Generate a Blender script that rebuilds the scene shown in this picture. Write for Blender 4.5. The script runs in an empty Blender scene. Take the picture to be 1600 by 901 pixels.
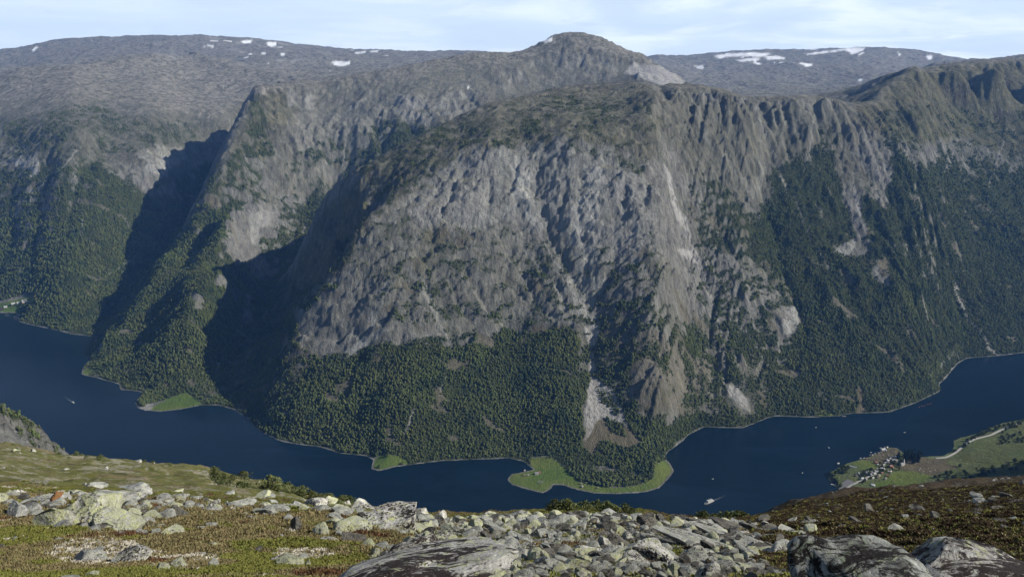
import bpy, bmesh, math, random, time
import numpy as np
from mathutils import Vector, Matrix
T0 = time.time()
random.seed(7)
RNG = np.random.default_rng(7)
SC = bpy.context.scene
COL = SC.collection

# ---------------------------------------------------------------- camera
H = 1100.0                         # eye height above the fjord, metres
PITCH = math.radians(15.1)
F = 28.0 / 36.0 * 1600.0
cam_d = bpy.data.cameras.new('camera')
cam_d.lens = 28.0; cam_d.sensor_width = 36.0
cam_d.clip_start = 0.3; cam_d.clip_end = 60000
cam = bpy.data.objects.new('camera', cam_d); COL.objects.link(cam)
cam.location = (0, 0, H)
cam.rotation_euler = (math.radians(90) - PITCH, 0, 0)
SC.camera = cam

# ---------------------------------------------------------------- light
SUN_EL = math.radians(33.0)
SUN_AZ = math.radians(101.0)        # clockwise from the view direction (+Y)
sun_dir = Vector((math.sin(SUN_AZ) * math.cos(SUN_EL), math.cos(SUN_AZ) * math.cos(SUN_EL), math.sin(SUN_EL)))
sd = bpy.data.lights.new('sun', 'SUN'); sd.energy = 5.0; sd.angle = math.radians(0.5)
sd.color = (1.0, 0.94, 0.83)
so = bpy.data.objects.new('sun', sd); COL.objects.link(so)
so.rotation_euler = sun_dir.to_track_quat('Z', 'Y').to_euler()
so.location = (3000, 0, 4000)

world = bpy.data.worlds.new('World'); SC.world = world
world.use_nodes = True
wn = world.node_tree; wn.nodes.clear()
def N(tree, kind, **kw):
    n = tree.nodes.new(kind)
    for k, v in kw.items():
        if k == 'ins':
            for kk, vv in v.items(): n.inputs[kk].default_value = vv
        else: setattr(n, k, v)
    return n
sky = N(wn, 'ShaderNodeTexSky', sky_type='NISHITA', sun_disc=False)
sky.sun_elevation = SUN_EL; sky.sun_rotation = SUN_AZ; sky.altitude = 1100; sky.air_density = 1.0; sky.dust_density = 0.6; sky.ozone_density = 1.5
bg = N(wn, 'ShaderNodeBackground', ins={'Strength': 0.06})
wo = N(wn, 'ShaderNodeOutputWorld')
tc = N(wn, 'ShaderNodeTexCoord')
# thin veil of cloud: a plane projection of the direction so streaks flatten towards the horizon
sep = N(wn, 'ShaderNodeSeparateXYZ'); wn.links.new(tc.outputs['Generated'], sep.inputs[0])
zc = N(wn, 'ShaderNodeMath', operation='MAXIMUM'); zc.inputs[1].default_value = 0.0; wn.links.new(sep.outputs['Z'], zc.inputs[0])
za = N(wn, 'ShaderNodeMath', operation='ADD'); za.inputs[1].default_value = 0.10; wn.links.new(zc.outputs[0], za.inputs[0])
dx = N(wn, 'ShaderNodeMath', operation='DIVIDE'); wn.links.new(sep.outputs['X'], dx.inputs[0]); wn.links.new(za.outputs[0], dx.inputs[1])
dy = N(wn, 'ShaderNodeMath', operation='DIVIDE'); wn.links.new(sep.outputs['Y'], dy.inputs[0]); wn.links.new(za.outputs[0], dy.inputs[1])
cmb = N(wn, 'ShaderNodeCombineXYZ'); wn.links.new(dx.outputs[0], cmb.inputs[0]); wn.links.new(dy.outputs[0], cmb.inputs[1])
n1 = N(wn, 'ShaderNodeTexNoise', ins={'Scale': 0.75, 'Detail': 9.0, 'Roughness': 0.60, 'Distortion': 0.7}); wn.links.new(cmb.outputs[0], n1.inputs['Vector'])
r1 = N(wn, 'ShaderNodeMapRange', ins={'From Min': 0.30, 'From Max': 0.66}); r1.interpolation_type = 'SMOOTHSTEP'; wn.links.new(n1.outputs['Fac'], r1.inputs['Value'])
# small grey flecks low on the right of the view, soft puffs
mp2 = N(wn, 'ShaderNodeMapping'); mp2.inputs['Scale'].default_value = (22, 22, 105); mp2.inputs['Location'].default_value = (3.1, 1.7, 0.4); wn.links.new(tc.outputs['Generated'], mp2.inputs['Vector'])
n2 = N(wn, 'ShaderNodeTexNoise', ins={'Scale': 1.0, 'Detail': 6.0, 'Roughness': 0.55}); wn.links.new(mp2.outputs[0], n2.inputs['Vector'])
r2 = N(wn, 'ShaderNodeMapRange', ins={'From Min': 0.60, 'From Max': 0.72, 'To Max': 0.55}); wn.links.new(n2.outputs['Fac'], r2.inputs['Value'])
m1 = N(wn, 'ShaderNodeMixRGB', ins={'Color2': (13.8, 16.0, 18.4, 1)}); wn.links.new(sky.outputs[0], m1.inputs['Color1'])
f1 = N(wn, 'ShaderNodeMath', operation='MULTIPLY_ADD'); f1.inputs[1].default_value = 0.10; f1.inputs[2].default_value = 0.68; wn.links.new(r1.outputs[0], f1.inputs[0]); 
hz = N(wn, 'ShaderNodeMath', operation='MULTIPLY'); hz.inputs[1].default_value = -6.0; wn.links.new(zc.outputs[0], hz.inputs[0])
he0 = N(wn, 'ShaderNodeMath', operation='EXPONENT'); wn.links.new(hz.outputs[0], he0.inputs[0])
he = N(wn, 'ShaderNodeMath', operation='MULTIPLY', use_clamp=True); he.inputs[1].default_value = 1.5; wn.links.new(he0.outputs[0], he.inputs[0])
hm = N(wn, 'ShaderNodeMath', operation='MULTIPLY'); wn.links.new(f1.outputs[0], hm.inputs[0]); wn.links.new(he.outputs[0], hm.inputs[1]); wn.links.new(hm.outputs[0], m1.inputs['Fac'])
n3 = N(wn, 'ShaderNodeTexNoise', ins={'Scale': 0.8, 'Detail': 7.0, 'Roughness': 0.52, 'Distortion': 0.5}); wn.links.new(cmb.outputs[0], n3.inputs['Vector'])
r3 = N(wn, 'ShaderNodeMapRange', ins={'From Min': 0.42, 'From Max': 0.66, 'To Max': 0.8}); r3.interpolation_type = 'SMOOTHSTEP'; wn.links.new(n3.outputs['Fac'], r3.inputs['Value'])
r4 = N(wn, 'ShaderNodeMapRange', ins={'From Min': -0.35, 'From Max': 0.25, 'To Min': 0.25}); wn.links.new(sep.outputs['X'], r4.inputs['Value'])
w3 = N(wn, 'ShaderNodeMath', operation='MULTIPLY'); wn.links.new(r3.outputs[0], w3.inputs[0]); wn.links.new(r4.outputs[0], w3.inputs[1])
w4 = N(wn, 'ShaderNodeMath', operation='MULTIPLY'); wn.links.new(w3.outputs[0], w4.inputs[0]); wn.links.new(he.outputs[0], w4.inputs[1])
m3 = N(wn, 'ShaderNodeMixRGB', ins={'Color2': (16.6, 17.6, 18.8, 1)}); wn.links.new(m1.outputs[0], m3.inputs['Color1']); wn.links.new(w4.outputs[0], m3.inputs['Fac'])
m2 = N(wn, 'ShaderNodeMixRGB', ins={'Color2': (10.6, 12.2, 14.4, 1)}); wn.links.new(m3.outputs[0], m2.inputs['Color1']); wn.links.new(r2.outputs[0], m2.inputs['Fac'])
wn.links.new(m2.outputs[0], bg.inputs['Color']); wn.links.new(bg.outputs[0], wo.inputs['Surface'])

SC.view_settings.view_transform = 'Standard'; SC.view_settings.look = 'None'
SC.view_settings.exposure = 0.35; SC.view_settings.gamma = 1.0
SC.cycles.use_denoising = True
SC.cycles.max_bounces = 6; SC.cycles.diffuse_bounces = 2; SC.cycles.volume_bounces = 1; SC.cycles.glossy_bounces = 2
SC.cycles.transmission_bounces = 2; SC.cycles.caustics_reflective = False; SC.cycles.caustics_refractive = False

HAZE = 2.7e-5
# ---------------------------------------------------------------- pixel <-> place
CA, SA = math.cos(PITCH), math.sin(PITCH)
def tdep(py):
    """fall per metre of forward distance along the sight line through row py"""
    v = (450.5 - np.asarray(py, float)) / F
    return -(-SA + v * CA) / (CA + v * SA)
def xof(px, py, Y):
    v = (450.5 - np.asarray(py, float)) / F
    return (np.asarray(px, float) - 800.0) / F * np.asarray(Y, float) / (CA + v * SA)
def atY(px, py, Y): return (float(xof(px, py, Y)), float(Y), H - float(tdep(py)) * Y)
def atZ(px, py, z=0.0):
    Y = (H - z) / float(tdep(py)); return (float(xof(px, py, Y)), Y, z)
def project(x, y, z):
    t = y * CA + (H - z) * SA
    u = x / t; v = (y * SA - (H - z) * CA) / t
    return 800.0 + F * u, 450.5 - F * v
def pxrow(px, Y, z):
    """x of a place at forward distance Y and height z that stands in image column px"""
    t = Y * CA + (H - z) * SA
    return ((px - 800.0) / F * t, float(Y), float(z))

# ---------------------------------------------------------------- noise
def _hash(ix, iy, seed):
    h = (ix.astype(np.int64) * 374761393 + iy.astype(np.int64) * 668265263 + seed * 1442695041) & 0xffffffff
    h = ((h ^ (h >> 13)) * 1274126177) & 0xffffffff
    return (h ^ (h >> 16)) & 0xffff
def perlin(x, y, seed=0):
    xi = np.floor(x); yi = np.floor(y); fx = (x - xi).astype(np.float32); fy = (y - yi).astype(np.float32)
    xi = xi.astype(np.int64); yi = yi.astype(np.int64)
    u = fx * fx * fx * (fx * (fx * 6 - 15) + 10); v = fy * fy * fy * (fy * (fy * 6 - 15) + 10)
    def g(a, b, dx, dy):
        an = _hash(xi + a, yi + b, seed).astype(np.float32) * np.float32(2 * math.pi / 65536)
        return np.cos(an) * dx + np.sin(an) * dy
    n00 = g(0, 0, fx, fy); n10 = g(1, 0, fx - 1, fy); n01 = g(0, 1, fx, fy - 1); n11 = g(1, 1, fx - 1, fy - 1)
    return ((n00 * (1 - u) + n10 * u) * (1 - v) + (n01 * (1 - u) + n11 * u) * v) * 1.5
def fbm(x, y, s, octv=4, seed=0, gain=0.5):
    a = 1.0; r = 0; f = 1.0 / s
    for o in range(octv):
        r = r + a * perlin(x * f, y * f, seed + o * 17); a *= gain; f *= 2.03
    return r
def ridged(x, y, s, octv=4, seed=0, gain=0.5):
    a = 1.0; r = 0; f = 1.0 / s
    for o in range(octv):
        r = r + a * (1 - 2 * np.abs(perlin(x * f, y * f, seed + o * 31))); a *= gain; f *= 2.07
    return r
def facets(x, y, s, seed=0, tilt=1.0):
    """broken-rock relief: each irregular cell is a plane with its own height and tilt"""
    u = x / s; v = y / s; iu = np.floor(u).astype(np.int64); iv = np.floor(v).astype(np.int64)
    best = np.full(x.shape, 9.0, np.float32); out = np.zeros(x.shape, np.float32)
    for a in (-1, 0, 1):
        for b in (-1, 0, 1):
            h1 = _hash(iu + a, iv + b, seed) / 65536.0; h2 = _hash(iu + a, iv + b, seed + 7) / 65536.0
            h3 = _hash(iu + a, iv + b, seed + 13) / 65536.0; h4 = _hash(iu + a, iv + b, seed + 29) / 65536.0
            dx = (u - (iu + a + h1)).astype(np.float32); dy = (v - (iv + b + h2)).astype(np.float32); d = dx * dx + dy * dy
            m = d < best
            out = np.where(m, (h3 - .5) * .9 + tilt * ((h4 - .5) * 1.6 * dx + (h1 - .5) * 1.6 * dy), out); best = np.where(m, d, best)
    return out
def sstep(a, b, x):
    t = np.clip((x - a) / (b - a), 0, 1); return t * t * (3 - 2 * t)
def bil(grid, gx, gy):
    """bilinear read of grid[row=y, col=x] at float cell coordinates"""
    h, w = grid.shape
    gx = np.clip(gx, 0, w - 1.001); gy = np.clip(gy, 0, h - 1.001)
    ix = gx.astype(np.int32); iy = gy.astype(np.int32); fx = gx - ix; fy = gy - iy
    return (grid[iy, ix] * (1 - fx) + grid[iy, ix + 1] * fx) * (1 - fy) + (grid[iy + 1, ix] * (1 - fx) + grid[iy + 1, ix + 1] * fx) * fy
def poly_sd(px, py, poly):
    """signed distance to a polygon (positive inside)"""
    P = np.asarray(poly, float); n = len(P)
    d2 = np.full(px.shape, 1e18); inside = np.zeros(px.shape, bool)
    for i in range(n):
        x0, y0 = P[i]; x1, y1 = P[(i + 1) % n]
        ex, ey = x1 - x0, y1 - y0; L = ex * ex + ey * ey + 1e-12
        t = np.clip(((px - x0) * ex + (py - y0) * ey) / L, 0, 1)
        d2 = np.minimum(d2, (px - x0 - t * ex) ** 2 + (py - y0 - t * ey) ** 2)
        if y0 != y1:
            c = ((y0 > py) != (y1 > py)) & (px < (x1 - x0) * (py - y0) / (y1 - y0) + x0)
            inside ^= c
    d = np.sqrt(d2); return np.where(inside, d, -d)
def line_d(px, py, line):
    """distance to an open polyline and the running parameter 0..1 of the nearest point"""
    P = np.asarray(line, float); n = len(P) - 1
    best = np.full(px.shape, 1e18); tt = np.zeros(px.shape)
    for i in range(n):
        x0, y0 = P[i][:2]; x1, y1 = P[i + 1][:2]
        ex, ey = x1 - x0, y1 - y0; L = ex * ex + ey * ey + 1e-12
        t = np.clip(((px - x0) * ex + (py - y0) * ey) / L, 0, 1)
        d = (px - x0 - t * ex) ** 2 + (py - y0 - t * ey) ** 2
        m = d < best; best = np.where(m, d, best); tt = np.where(m, (i + t) / n, tt)
    return np.sqrt(best), tt
# ================================================================ TERRAIN
# far shore, traced left to right (all at water level)
SHORE_FAR = [(-260,470),(-120,476),(0,488),(24,489),(30,503),(60,510),(85,515),(110,522),(150,526),(146,545),(140,560),(128,575),(126,584),(133,587),(150,590),(185,600),
 (187,609),(215,611),(222,613),(210,628),(214,637),(225,641),(250,643),(280,640),(315,633),(340,633),(365,640),(385,652),(395,664),(408,675),(440,690),(480,696),(500,698),(530,708),
 (572,712),(582,718),(578,732),(592,736),(620,729),(650,725),(690,720),(740,718),(795,716),(818,721),(832,733),(822,735),(797,740),(791,749),(798,757),(825,765),(850,771),
 (860,765),(866,757),(880,758),(900,765),(930,771),(965,772),(1010,769),(1032,762),(1046,747),(1054,735),(1048,724),(1039,715),(1046,704),(1068,688),(1075,680),(1100,667),
 (1160,669),(1200,653),(1213,650),(1270,652),(1310,650),(1330,646),(1390,644),(1430,630),(1470,611),(1468,600),(1478,591),(1488,578),(1497,568),(1510,560),(1560,556),(1600,551),(1750,540),(1950,530),(2300,520)]
# near shore: hidden under the foreground from the left, then the farm spit on the right
SHORE_NEAR_PX = [(1330,778),(1312,768),(1297,752),(1291,745),(1295,738),(1310,729),(1325,722),(1345,717),(1361,711),(1375,704),(1390,698),(1403,699),(1411,706),(1420,714),(1436,713),(1455,712),(1472,711),
 (1484,706),(1490,697),(1488,688),(1500,683),(1520,678),(1545,668),(1565,660),(1600,654),(1700,640),(1900,620),(2300,600)]
shore_far = [atZ(*p)[:2] for p in SHORE_FAR]
shore_near = [(-2600, 2150), (-1700, 1900), (-1150, 1800), (-600, 1640), (0, 1520), (500, 1440), (720, 1560), (830, 1800)] + [atZ(*p)[:2] for p in SHORE_NEAR_PX]
WATER = [(-9000, 3600)] + shore_far + [(9000, 3000)] + list(reversed(shore_near)) + [(-9000, 3000)]

CP = []                                    # control points x, y, z
def addline(pts, step=110.0):
    pts = [np.array(p, float) for p in pts]
    CP.append(pts[0])
    for a, b in zip(pts[:-1], pts[1:]):
        n = max(1, int(np.hypot(*(b - a)[:2]) / step))
        for k in range(1, n + 1): CP.append(a + (b - a) * k / n)
def colum(px, start, segs, tail=()):
    """a slope profile up one image column: start row at sea level or (row, Y), then (row, slope in degrees)"""
    if isinstance(start, (int, float)): x, Y, z = atZ(px, start)
    else: x, Y, z = atY(px, start[0], start[1])
    pts = [(x, Y, z)]
    for py, s in segs:
        s = math.tan(math.radians(s)); t = float(tdep(py))
        Yn = (H - z + s * Y) / (t + s); z = H - t * Yn; Y = Yn
        pts.append((float(xof(px, py, Y)), Y, z))
    for dY, z2 in tail: pts.append(pxrow(px, Y + dY, z2))
    addline(pts, 160)
    return pts
for L in (shore_far, shore_near):
    addline([(x, y, 0.0) for x, y in L], 90)
# --- the dome
colum(520, 706, [(640,30),(560,34),(450,50),(410,45),(303,24)], [(350,520),(650,430)])
T560 = colum(560, 712, [(640,33),(555,35),(450,50),(345,50),(262,25)], [(300,600),(700,430)])
colum(610, 731, [(640,31),(545,35),(450,50),(345,48),(300,36),(236,24)], [(300,700),(800,480)])
colum(660, 724, [(545,34),(450,50),(380,46),(270,44),(205,24)], [(300,800),(900,560)])
colum(710, 719, [(530,34),(400,52),(255,47),(180,21)], [(300,870),(1000,700)])
colum(760, 717, [(525,34),(400,52),(225,50),(190,26),(159,15)], [(300,930),(1000,800)])
colum(810, 718, [(700,6),(515,36),(400,50),(215,51),(180,24),(147,13)], [(300,985),(800,900)])
colum(870, 756, [(728,1.0),(700,16),(500,37),(385,50),(215,52),(180,22),(136,11)], [(400,1030),(800,980)])
colum(930, 771, [(745,1.5),(715,5),(660,24),(590,32),(500,48),(380,52),(215,50),(180,22),(130,10)], [(400,1045),(700,1020)])
colum(985, 771, [(742,2),(715,8),(640,28),(600,38),(500,46),(380,49),(245,46),(175,28),(128,14)], [(400,1050)])
colum(1030, 762, [(745,4),(715,16),(600,36),(500,43),(400,46),(300,46),(200,42),(140,30)])
colum(1070, 687, [(600,34),(500,40),(400,42),(300,46),(200,48),(148,45)])
colum(1120, 669, [(560,35),(450,39),(350,40),(250,47),(163,55)])
colum(1160, 668, [(560,36),(450,38),(350,39),(250,46),(166,55)])
colum(1200, 653, [(560,35),(450,36),(350,37),(250,45),(168,52)])
colum(1245, 651, [(560,34),(450,36),(350,37),(250,42),(158,50)])
colum(1290, 651, [(560,33),(450,36),(350,37),(250,40),(158,46)])
colum(1340, 646, [(560,32),(450,36),(350,37),(250,39),(163,40)])
colum(1400, 642, [(560,31),(450,36),(350,38),(250,38),(160,32)])
colum(1440, 626, [(540,31),(450,36),(350,38),(250,38),(106,35)])
colum(1500, 567, [(450,36),(350,38),(250,40),(102,36)])
colum(1560, 556, [(450,36),(350,38),(250,41),(180,40),(100,37)])
colum(1620, 549, [(450,36),(350,38),(250,41),(180,42),(98,37)])
colum(1760, 540, [(450,36),(350,38),(250,41),(90,37)])
colum(2000, 530, [(400,36),(250,39),(80,35)])
for _Y in (3950, 4350): addline([atY(px, py, _Y) for px, py in [(1045, 146), (1075, 154), (1110, 163), (1160, 171), (1200, 172), (1245, 163), (1290, 163), (1335, 168)]], 120)
for _Y in (4250, 4900): addline([atY(px, py, _Y) for px, py in [(1440, 113), (1500, 108), (1560, 104), (1640, 102), (1760, 98)]], 150)
# dome: left lit edge, and the shaded flank behind it down to the side valley
addline([atZ(468,694), atY(466,640,2330), atY(458,600,2440), atY(452,560,2530), atY(447,510,2690), atY(455,480,2780), atY(490,455,2800), atY(530,430,2800), atY(552,395,2860), atY(578,350,2900), atY(576,332,2960), atY(545,300,3080)])
_edge = [atZ(468,694), atY(466,640,2330), atY(458,600,2440), atY(452,560,2530), atY(447,510,2690), atY(455,480,2780), atY(490,455,2800), atY(530,430,2800), atY(552,395,2860), atY(578,350,2900), atY(576,332,2960), atY(550,305,3060)]
addline([(x - 75, y + 20, z - 120) for x, y, z in _edge if z > 200]); addline([(x - 165, y + 60, max(z - 240, 110)) for x, y, z in _edge if z > 200])
addline([atY(545,275,3160), atY(515,300,3130), atY(497,330,3190), atY(484,350,3260)])
# side valley floor (shade) and its mouth
addline([atZ(375,647), atY(372,620,2580), atY(370,580,2790), atY(385,530,3060), atY(408,470,3400), atY(433,420,3700), atY(456,380,3920), atY(472,352,4060), pxrow(480,4250,400), pxrow(520,4400,480), pxrow(600,4300,560), pxrow(700,4300,720)])
addline([atZ(330,633), atY(330,615,2600), atY(335,580,2740)])
# --- left spur: crest, second rib, gully between
addline([atZ(143,562), atY(157,533,3040), atY(200,490,3180), atY(243,440,3380), atY(257,400,3500), atY(308,350,3700), atY(330,290,3900), atY(355,230,4150), atY(380,190,4350), atY(390,160,4500), atY(402,140,4620)])
addline([atY(372,320,3720), atY(345,370,3500), atY(318,420,3290), atY(290,450,3130), atY(283,485,2980), atY(290,525,2840)])
addline([atY(352,322,3880), atY(328,365,3720), atY(290,420,3480), atY(262,462,3270), atY(230,510,3090), atY(222,540,2960)])
colum(222, 614, [(590,12),(540,26)])
colum(262, 641, [(625,1.5),(600,14),(540,32)])
colum(300, 636, [(622,2),(590,24),(520,35),(470,38)])
colum(345, (600,2730), [(520,30),(430,38)])
T400 = colum(400, (440,3640), [(380,44),(330,52),(260,38),(200,36),(134,30)], [(250,1010)])
T440 = colum(440, (390,3880), [(330,48),(260,42),(200,38),(136,26)], [(350,1040)])
T500 = colum(500, (310,4200), [(250,40),(200,38),(129,24)], [(400,1060)])
T560 = colum(560, (262,4350), [(200,38),(117,24)], [(400,1090)])
T640 = colum(640, (212,4500), [(150,36),(101,19)], [(400,1120)])
T720 = colum(720, (170,4700), [(140,33),(86,19)], [(500,1200)])
T800 = colum(800, (146,4900), [(110,30),(82,18)], [(500,1230)])
colum(850, (138,5000), [(105,28)])
colum(890, (130,5000), [(95,28)])
colum(930, (128,5000), [(95,30)])
colum(965, (128,4950), [(100,30)])
colum(1000, (127,4850), [(112,30)])
_sum = [atY(825,76,5650), atY(842,69,5700), atY(858,61,5720), atY(872,54,5750), atY(890,52,5750), atY(912,53,5730), atY(932,58,5680), atY(955,67,5600), atY(975,77,5520), atY(993,86,5430), atY(1012,95,5330), atY(1035,106,5200), atY(1055,117,5080), atY(1072,130,4940), atY(1088,142,4800), atY(1100,152,4700)]
addline(_sum, 70); addline([(x + 90, y + 420, z - 150) for x, y, z in _sum], 120); addline([atY(970,112,5080), atY(1000,118,4980), atY(1040,131,4800), atY(1070,143,4650)])
addline([atY(402,140,4620)] + [q[-2] for q in (T400, T440, T500, T560, T640, T720, T800)])
# --- far left massif across the inlet
colum(-160, 474, [(400,25),(270,37),(200,33),(125,14)], [(1200,1120)])
colum(0, 488, [(400,27),(330,34),(250,40),(200,35),(118,14)], [(1000,1090)])
colum(60, 510, [(430,24),(340,34),(250,40),(200,33),(106,13)], [(1000,1120)])
colum(110, 522, [(440,24),(340,33),(260,40),(200,33),(102,13)], [(1000,1130)])
colum(170, (505,3420), [(440,18),(350,33),(260,38),(190,24),(94,13)], [(1000,1150)])
colum(240, (425,3900), [(340,30),(260,40),(180,24),(86,12)], [(900,1180)])
colum(300, (345,4500), [(290,26),(240,42),(170,24),(86,12)], [(900,1180)])
colum(350, (240,5200), [(180,34),(90,13)], [(900,1160)])
colum(420, (134,6300), [(110,12)], [(900,1130)])
addline([atZ(150,525), atY(175,505,3430), atY(232,430,3880), atY(290,352,4450), atY(330,280,4950), pxrow(375,5400,640), pxrow(410,5800,820)])
# --- far skylines
addline([atY(px,py,10500) for px,py in [(-300,112),(-100,92),(0,81),(60,68),(120,62),(190,57),(260,56),(330,58),(400,62),(440,68),(480,76),(530,80),(600,79),(700,80),(800,84)]], 500)
addline([atY(px,py,8300) for px,py in [(-300,130),(0,112),(100,92),(200,82),(300,80),(400,88),(480,96),(560,104),(640,100)]], 500)
addline([atY(px,py,11000) for px,py in [(900,95),(1000,92),(1030,88),(1090,87),(1140,84),(1190,80),(1250,80),(1310,78),(1345,75),(1380,73),(1420,76),(1460,84),(1500,97),(1560,110)]], 500)
addline([atY(px,py,9000) for px,py in [(1050,106),(1120,112),(1180,108),(1240,100),(1300,104),(1360,102),(1420,106),(1500,118)]], 500)
addline([atY(px,py,7200) for px,py in [(1080,140),(1150,138),(1220,138),(1290,142),(1350,150)]], 400)
addline([atY(px,py,5200) for px,py in [(1130,160),(1180,160),(1240,156),(1300,158),(1335,163)]], 300)
addline([atY(1334,160,4300), atY(1348,140,4360), atY(1368,124,4420), atY(1388,115,4480)], 60)
addline([atY(1350,158,3900), atY(1376,144,3960), atY(1392,126,4060), atY(1402,114,4200)], 60)
addline([atY(px,py,7000) for px,py in [(1460,98),(1500,98),(1535,92),(1555,87),(1600,92),(1700,96),(2000,92)]], 400)
addline([atY(px,py,4500) for px,py in [(1420,111),(1500,101),(1600,97),(1800,92)]], 200)
for p in [(-9500,12500,1250),(0,13000,1200),(9500,12500,1250),(-9500,6000,1150),(9500,6000,1200),(9500,3600,300),(-9500,4200,200)]: CP.append(np.array(p, float))
# --- near side: slope under the viewpoint, left headland, farm spit, shading massif off to the right
for x in (-2600,-1800,-1000,-500,0,500,1000): CP.append(np.array((x, 300, 880 if abs(x) < 700 else 900.0)))
addline([pxrow(-260,1250,760), pxrow(-120,1260,690), atY(0,632,1270), atY(22,640,1265), atY(42,660,1260), atY(62,684,1255), atY(85,706,1250), atY(110,740,1240), atY(150,800,1230)], 60)
addline([pxrow(-260,1600,180), pxrow(-60,1600,120), pxrow(60,1560,100)], 90)
addline([(-1500,900,900),(-1000,900,720),(-600,900,560),(-200,900,480),(300,900,450),(800,900,480),(1300,900,700)], 200)
addline([atZ(1345,765,4), atZ(1365,745,8), atZ(1390,730,8), atZ(1430,738,10), atZ(1470,730,9), atZ(1520,715,12), atZ(1570,700,16), atZ(1640,690,22)], 60)
addline([atZ(1360,728,5), atZ(1385,715,6), atZ(1405,718,6), atZ(1450,722,6), atZ(1500,700,8), atZ(1560,680,8)], 60)
addline([atZ(1380,770,7), atZ(1440,768,14), atZ(1500,755,26), atZ(1560,745,45), atZ(1640,740,80)], 60)
addline([(600,1750,45),(820,1700,60),(1000,1600,120),(1300,1550,200),(1600,1650,260)], 100)
addline([(1500,-400,1300),(1750,400,1330),(1900,900,1330),(2050,1400,1150),(2150,1600,900),(2260,1760,720),(2550,1950,640),(3200,2050,760),(4200,2000,1100),(6500,1800,1100)], 200)
addline([(2050,2050,190),(2350,2350,60),(3000,2600,60),(4200,2500,100)], 200)
CP = np.array(CP)
# merge near-duplicates
_key = np.round(CP[:, :2] / 35.0).astype(int)
_, _i = np.unique(_key, axis=0, return_index=True); CP = CP[np.sort(_i)]
_A = np.sqrt(((CP[:, None, :2] - CP[None, :, :2]) ** 2).sum(-1) + 30.0 ** 2) / 1000.0
_n = len(CP)
_M = np.zeros((_n + 3, _n + 3)); _M[:_n, :_n] = -_A + np.eye(_n) * 0.004
_P = np.c_[np.ones(_n), CP[:, :2] / 1000.0]; _M[:_n, _n:] = _P; _M[_n:, :_n] = _P.T
_W = np.linalg.solve(_M, np.r_[CP[:, 2], 0, 0, 0])
def rbf(x, y):
    sh = x.shape; x = x.ravel(); y = y.ravel(); out = np.empty(x.size)
    cx = (CP[:, 0] / 1000).astype(np.float32); cy = (CP[:, 1] / 1000).astype(np.float32); w = _W[:_n].astype(np.float32)
    for i in range(0, x.size, 8192):
        a = (x[i:i+8192] / 1000).astype(np.float32)[:, None]; b = (y[i:i+8192] / 1000).astype(np.float32)[:, None]
        d = (a - cx) ** 2; d += (b - cy) ** 2; d += np.float32(0.0009); np.sqrt(d, out=d)
        out[i:i+8192] = -(d @ w)
    return (out + _W[_n] + _W[_n+1] * x / 1000 + _W[_n+2] * y / 1000).reshape(sh)
print('control points', _n, time.time() - T0)
# coarse whole-area grid
GX0, GX1, GY0, GY1, GS = -9600, 9600, 250, 13000, 40.0
gx = np.arange(GX0, GX1 + 1, GS); gy = np.arange(GY0, GY1 + 1, GS)
BASE = rbf(*np.meshgrid(gx, gy))
# fine grid for erosion
EX0, EX1, EY0, EY1, ES = -3500, 3500, 1000, 6300, 9.0
ex = np.arange(EX0, EX1 + 1, ES); ey = np.arange(EY0, EY1 + 1, ES)
_cx = np.arange(EX0, EX1 + 30, 27.0); _cy = np.arange(EY0, EY1 + 30, 27.0)
_c = rbf(*np.meshgrid(_cx, _cy))
EXX, EYY = np.meshgrid(ex, ey)
E0 = bil(_c, (EXX - EX0) / 27.0, (EYY - EY0) / 27.0)
print('base', time.time() - T0)
# water distance (signed: positive on land) on the fine grid
_near = (np.abs(E0) < 260)
LAND = np.where(E0 > 0, 400.0, -400.0)
_d = -poly_sd(EXX[_near], EYY[_near], WATER); LAND[_near] = _d
E0 = np.where(LAND > 0, np.maximum(E0, 0) * sstep(-5, 60, LAND) + np.minimum(LAND * 0.06, 1.6), -np.minimum(-LAND * 0.25, 6.0))
print('shore', time.time() - T0)

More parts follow.
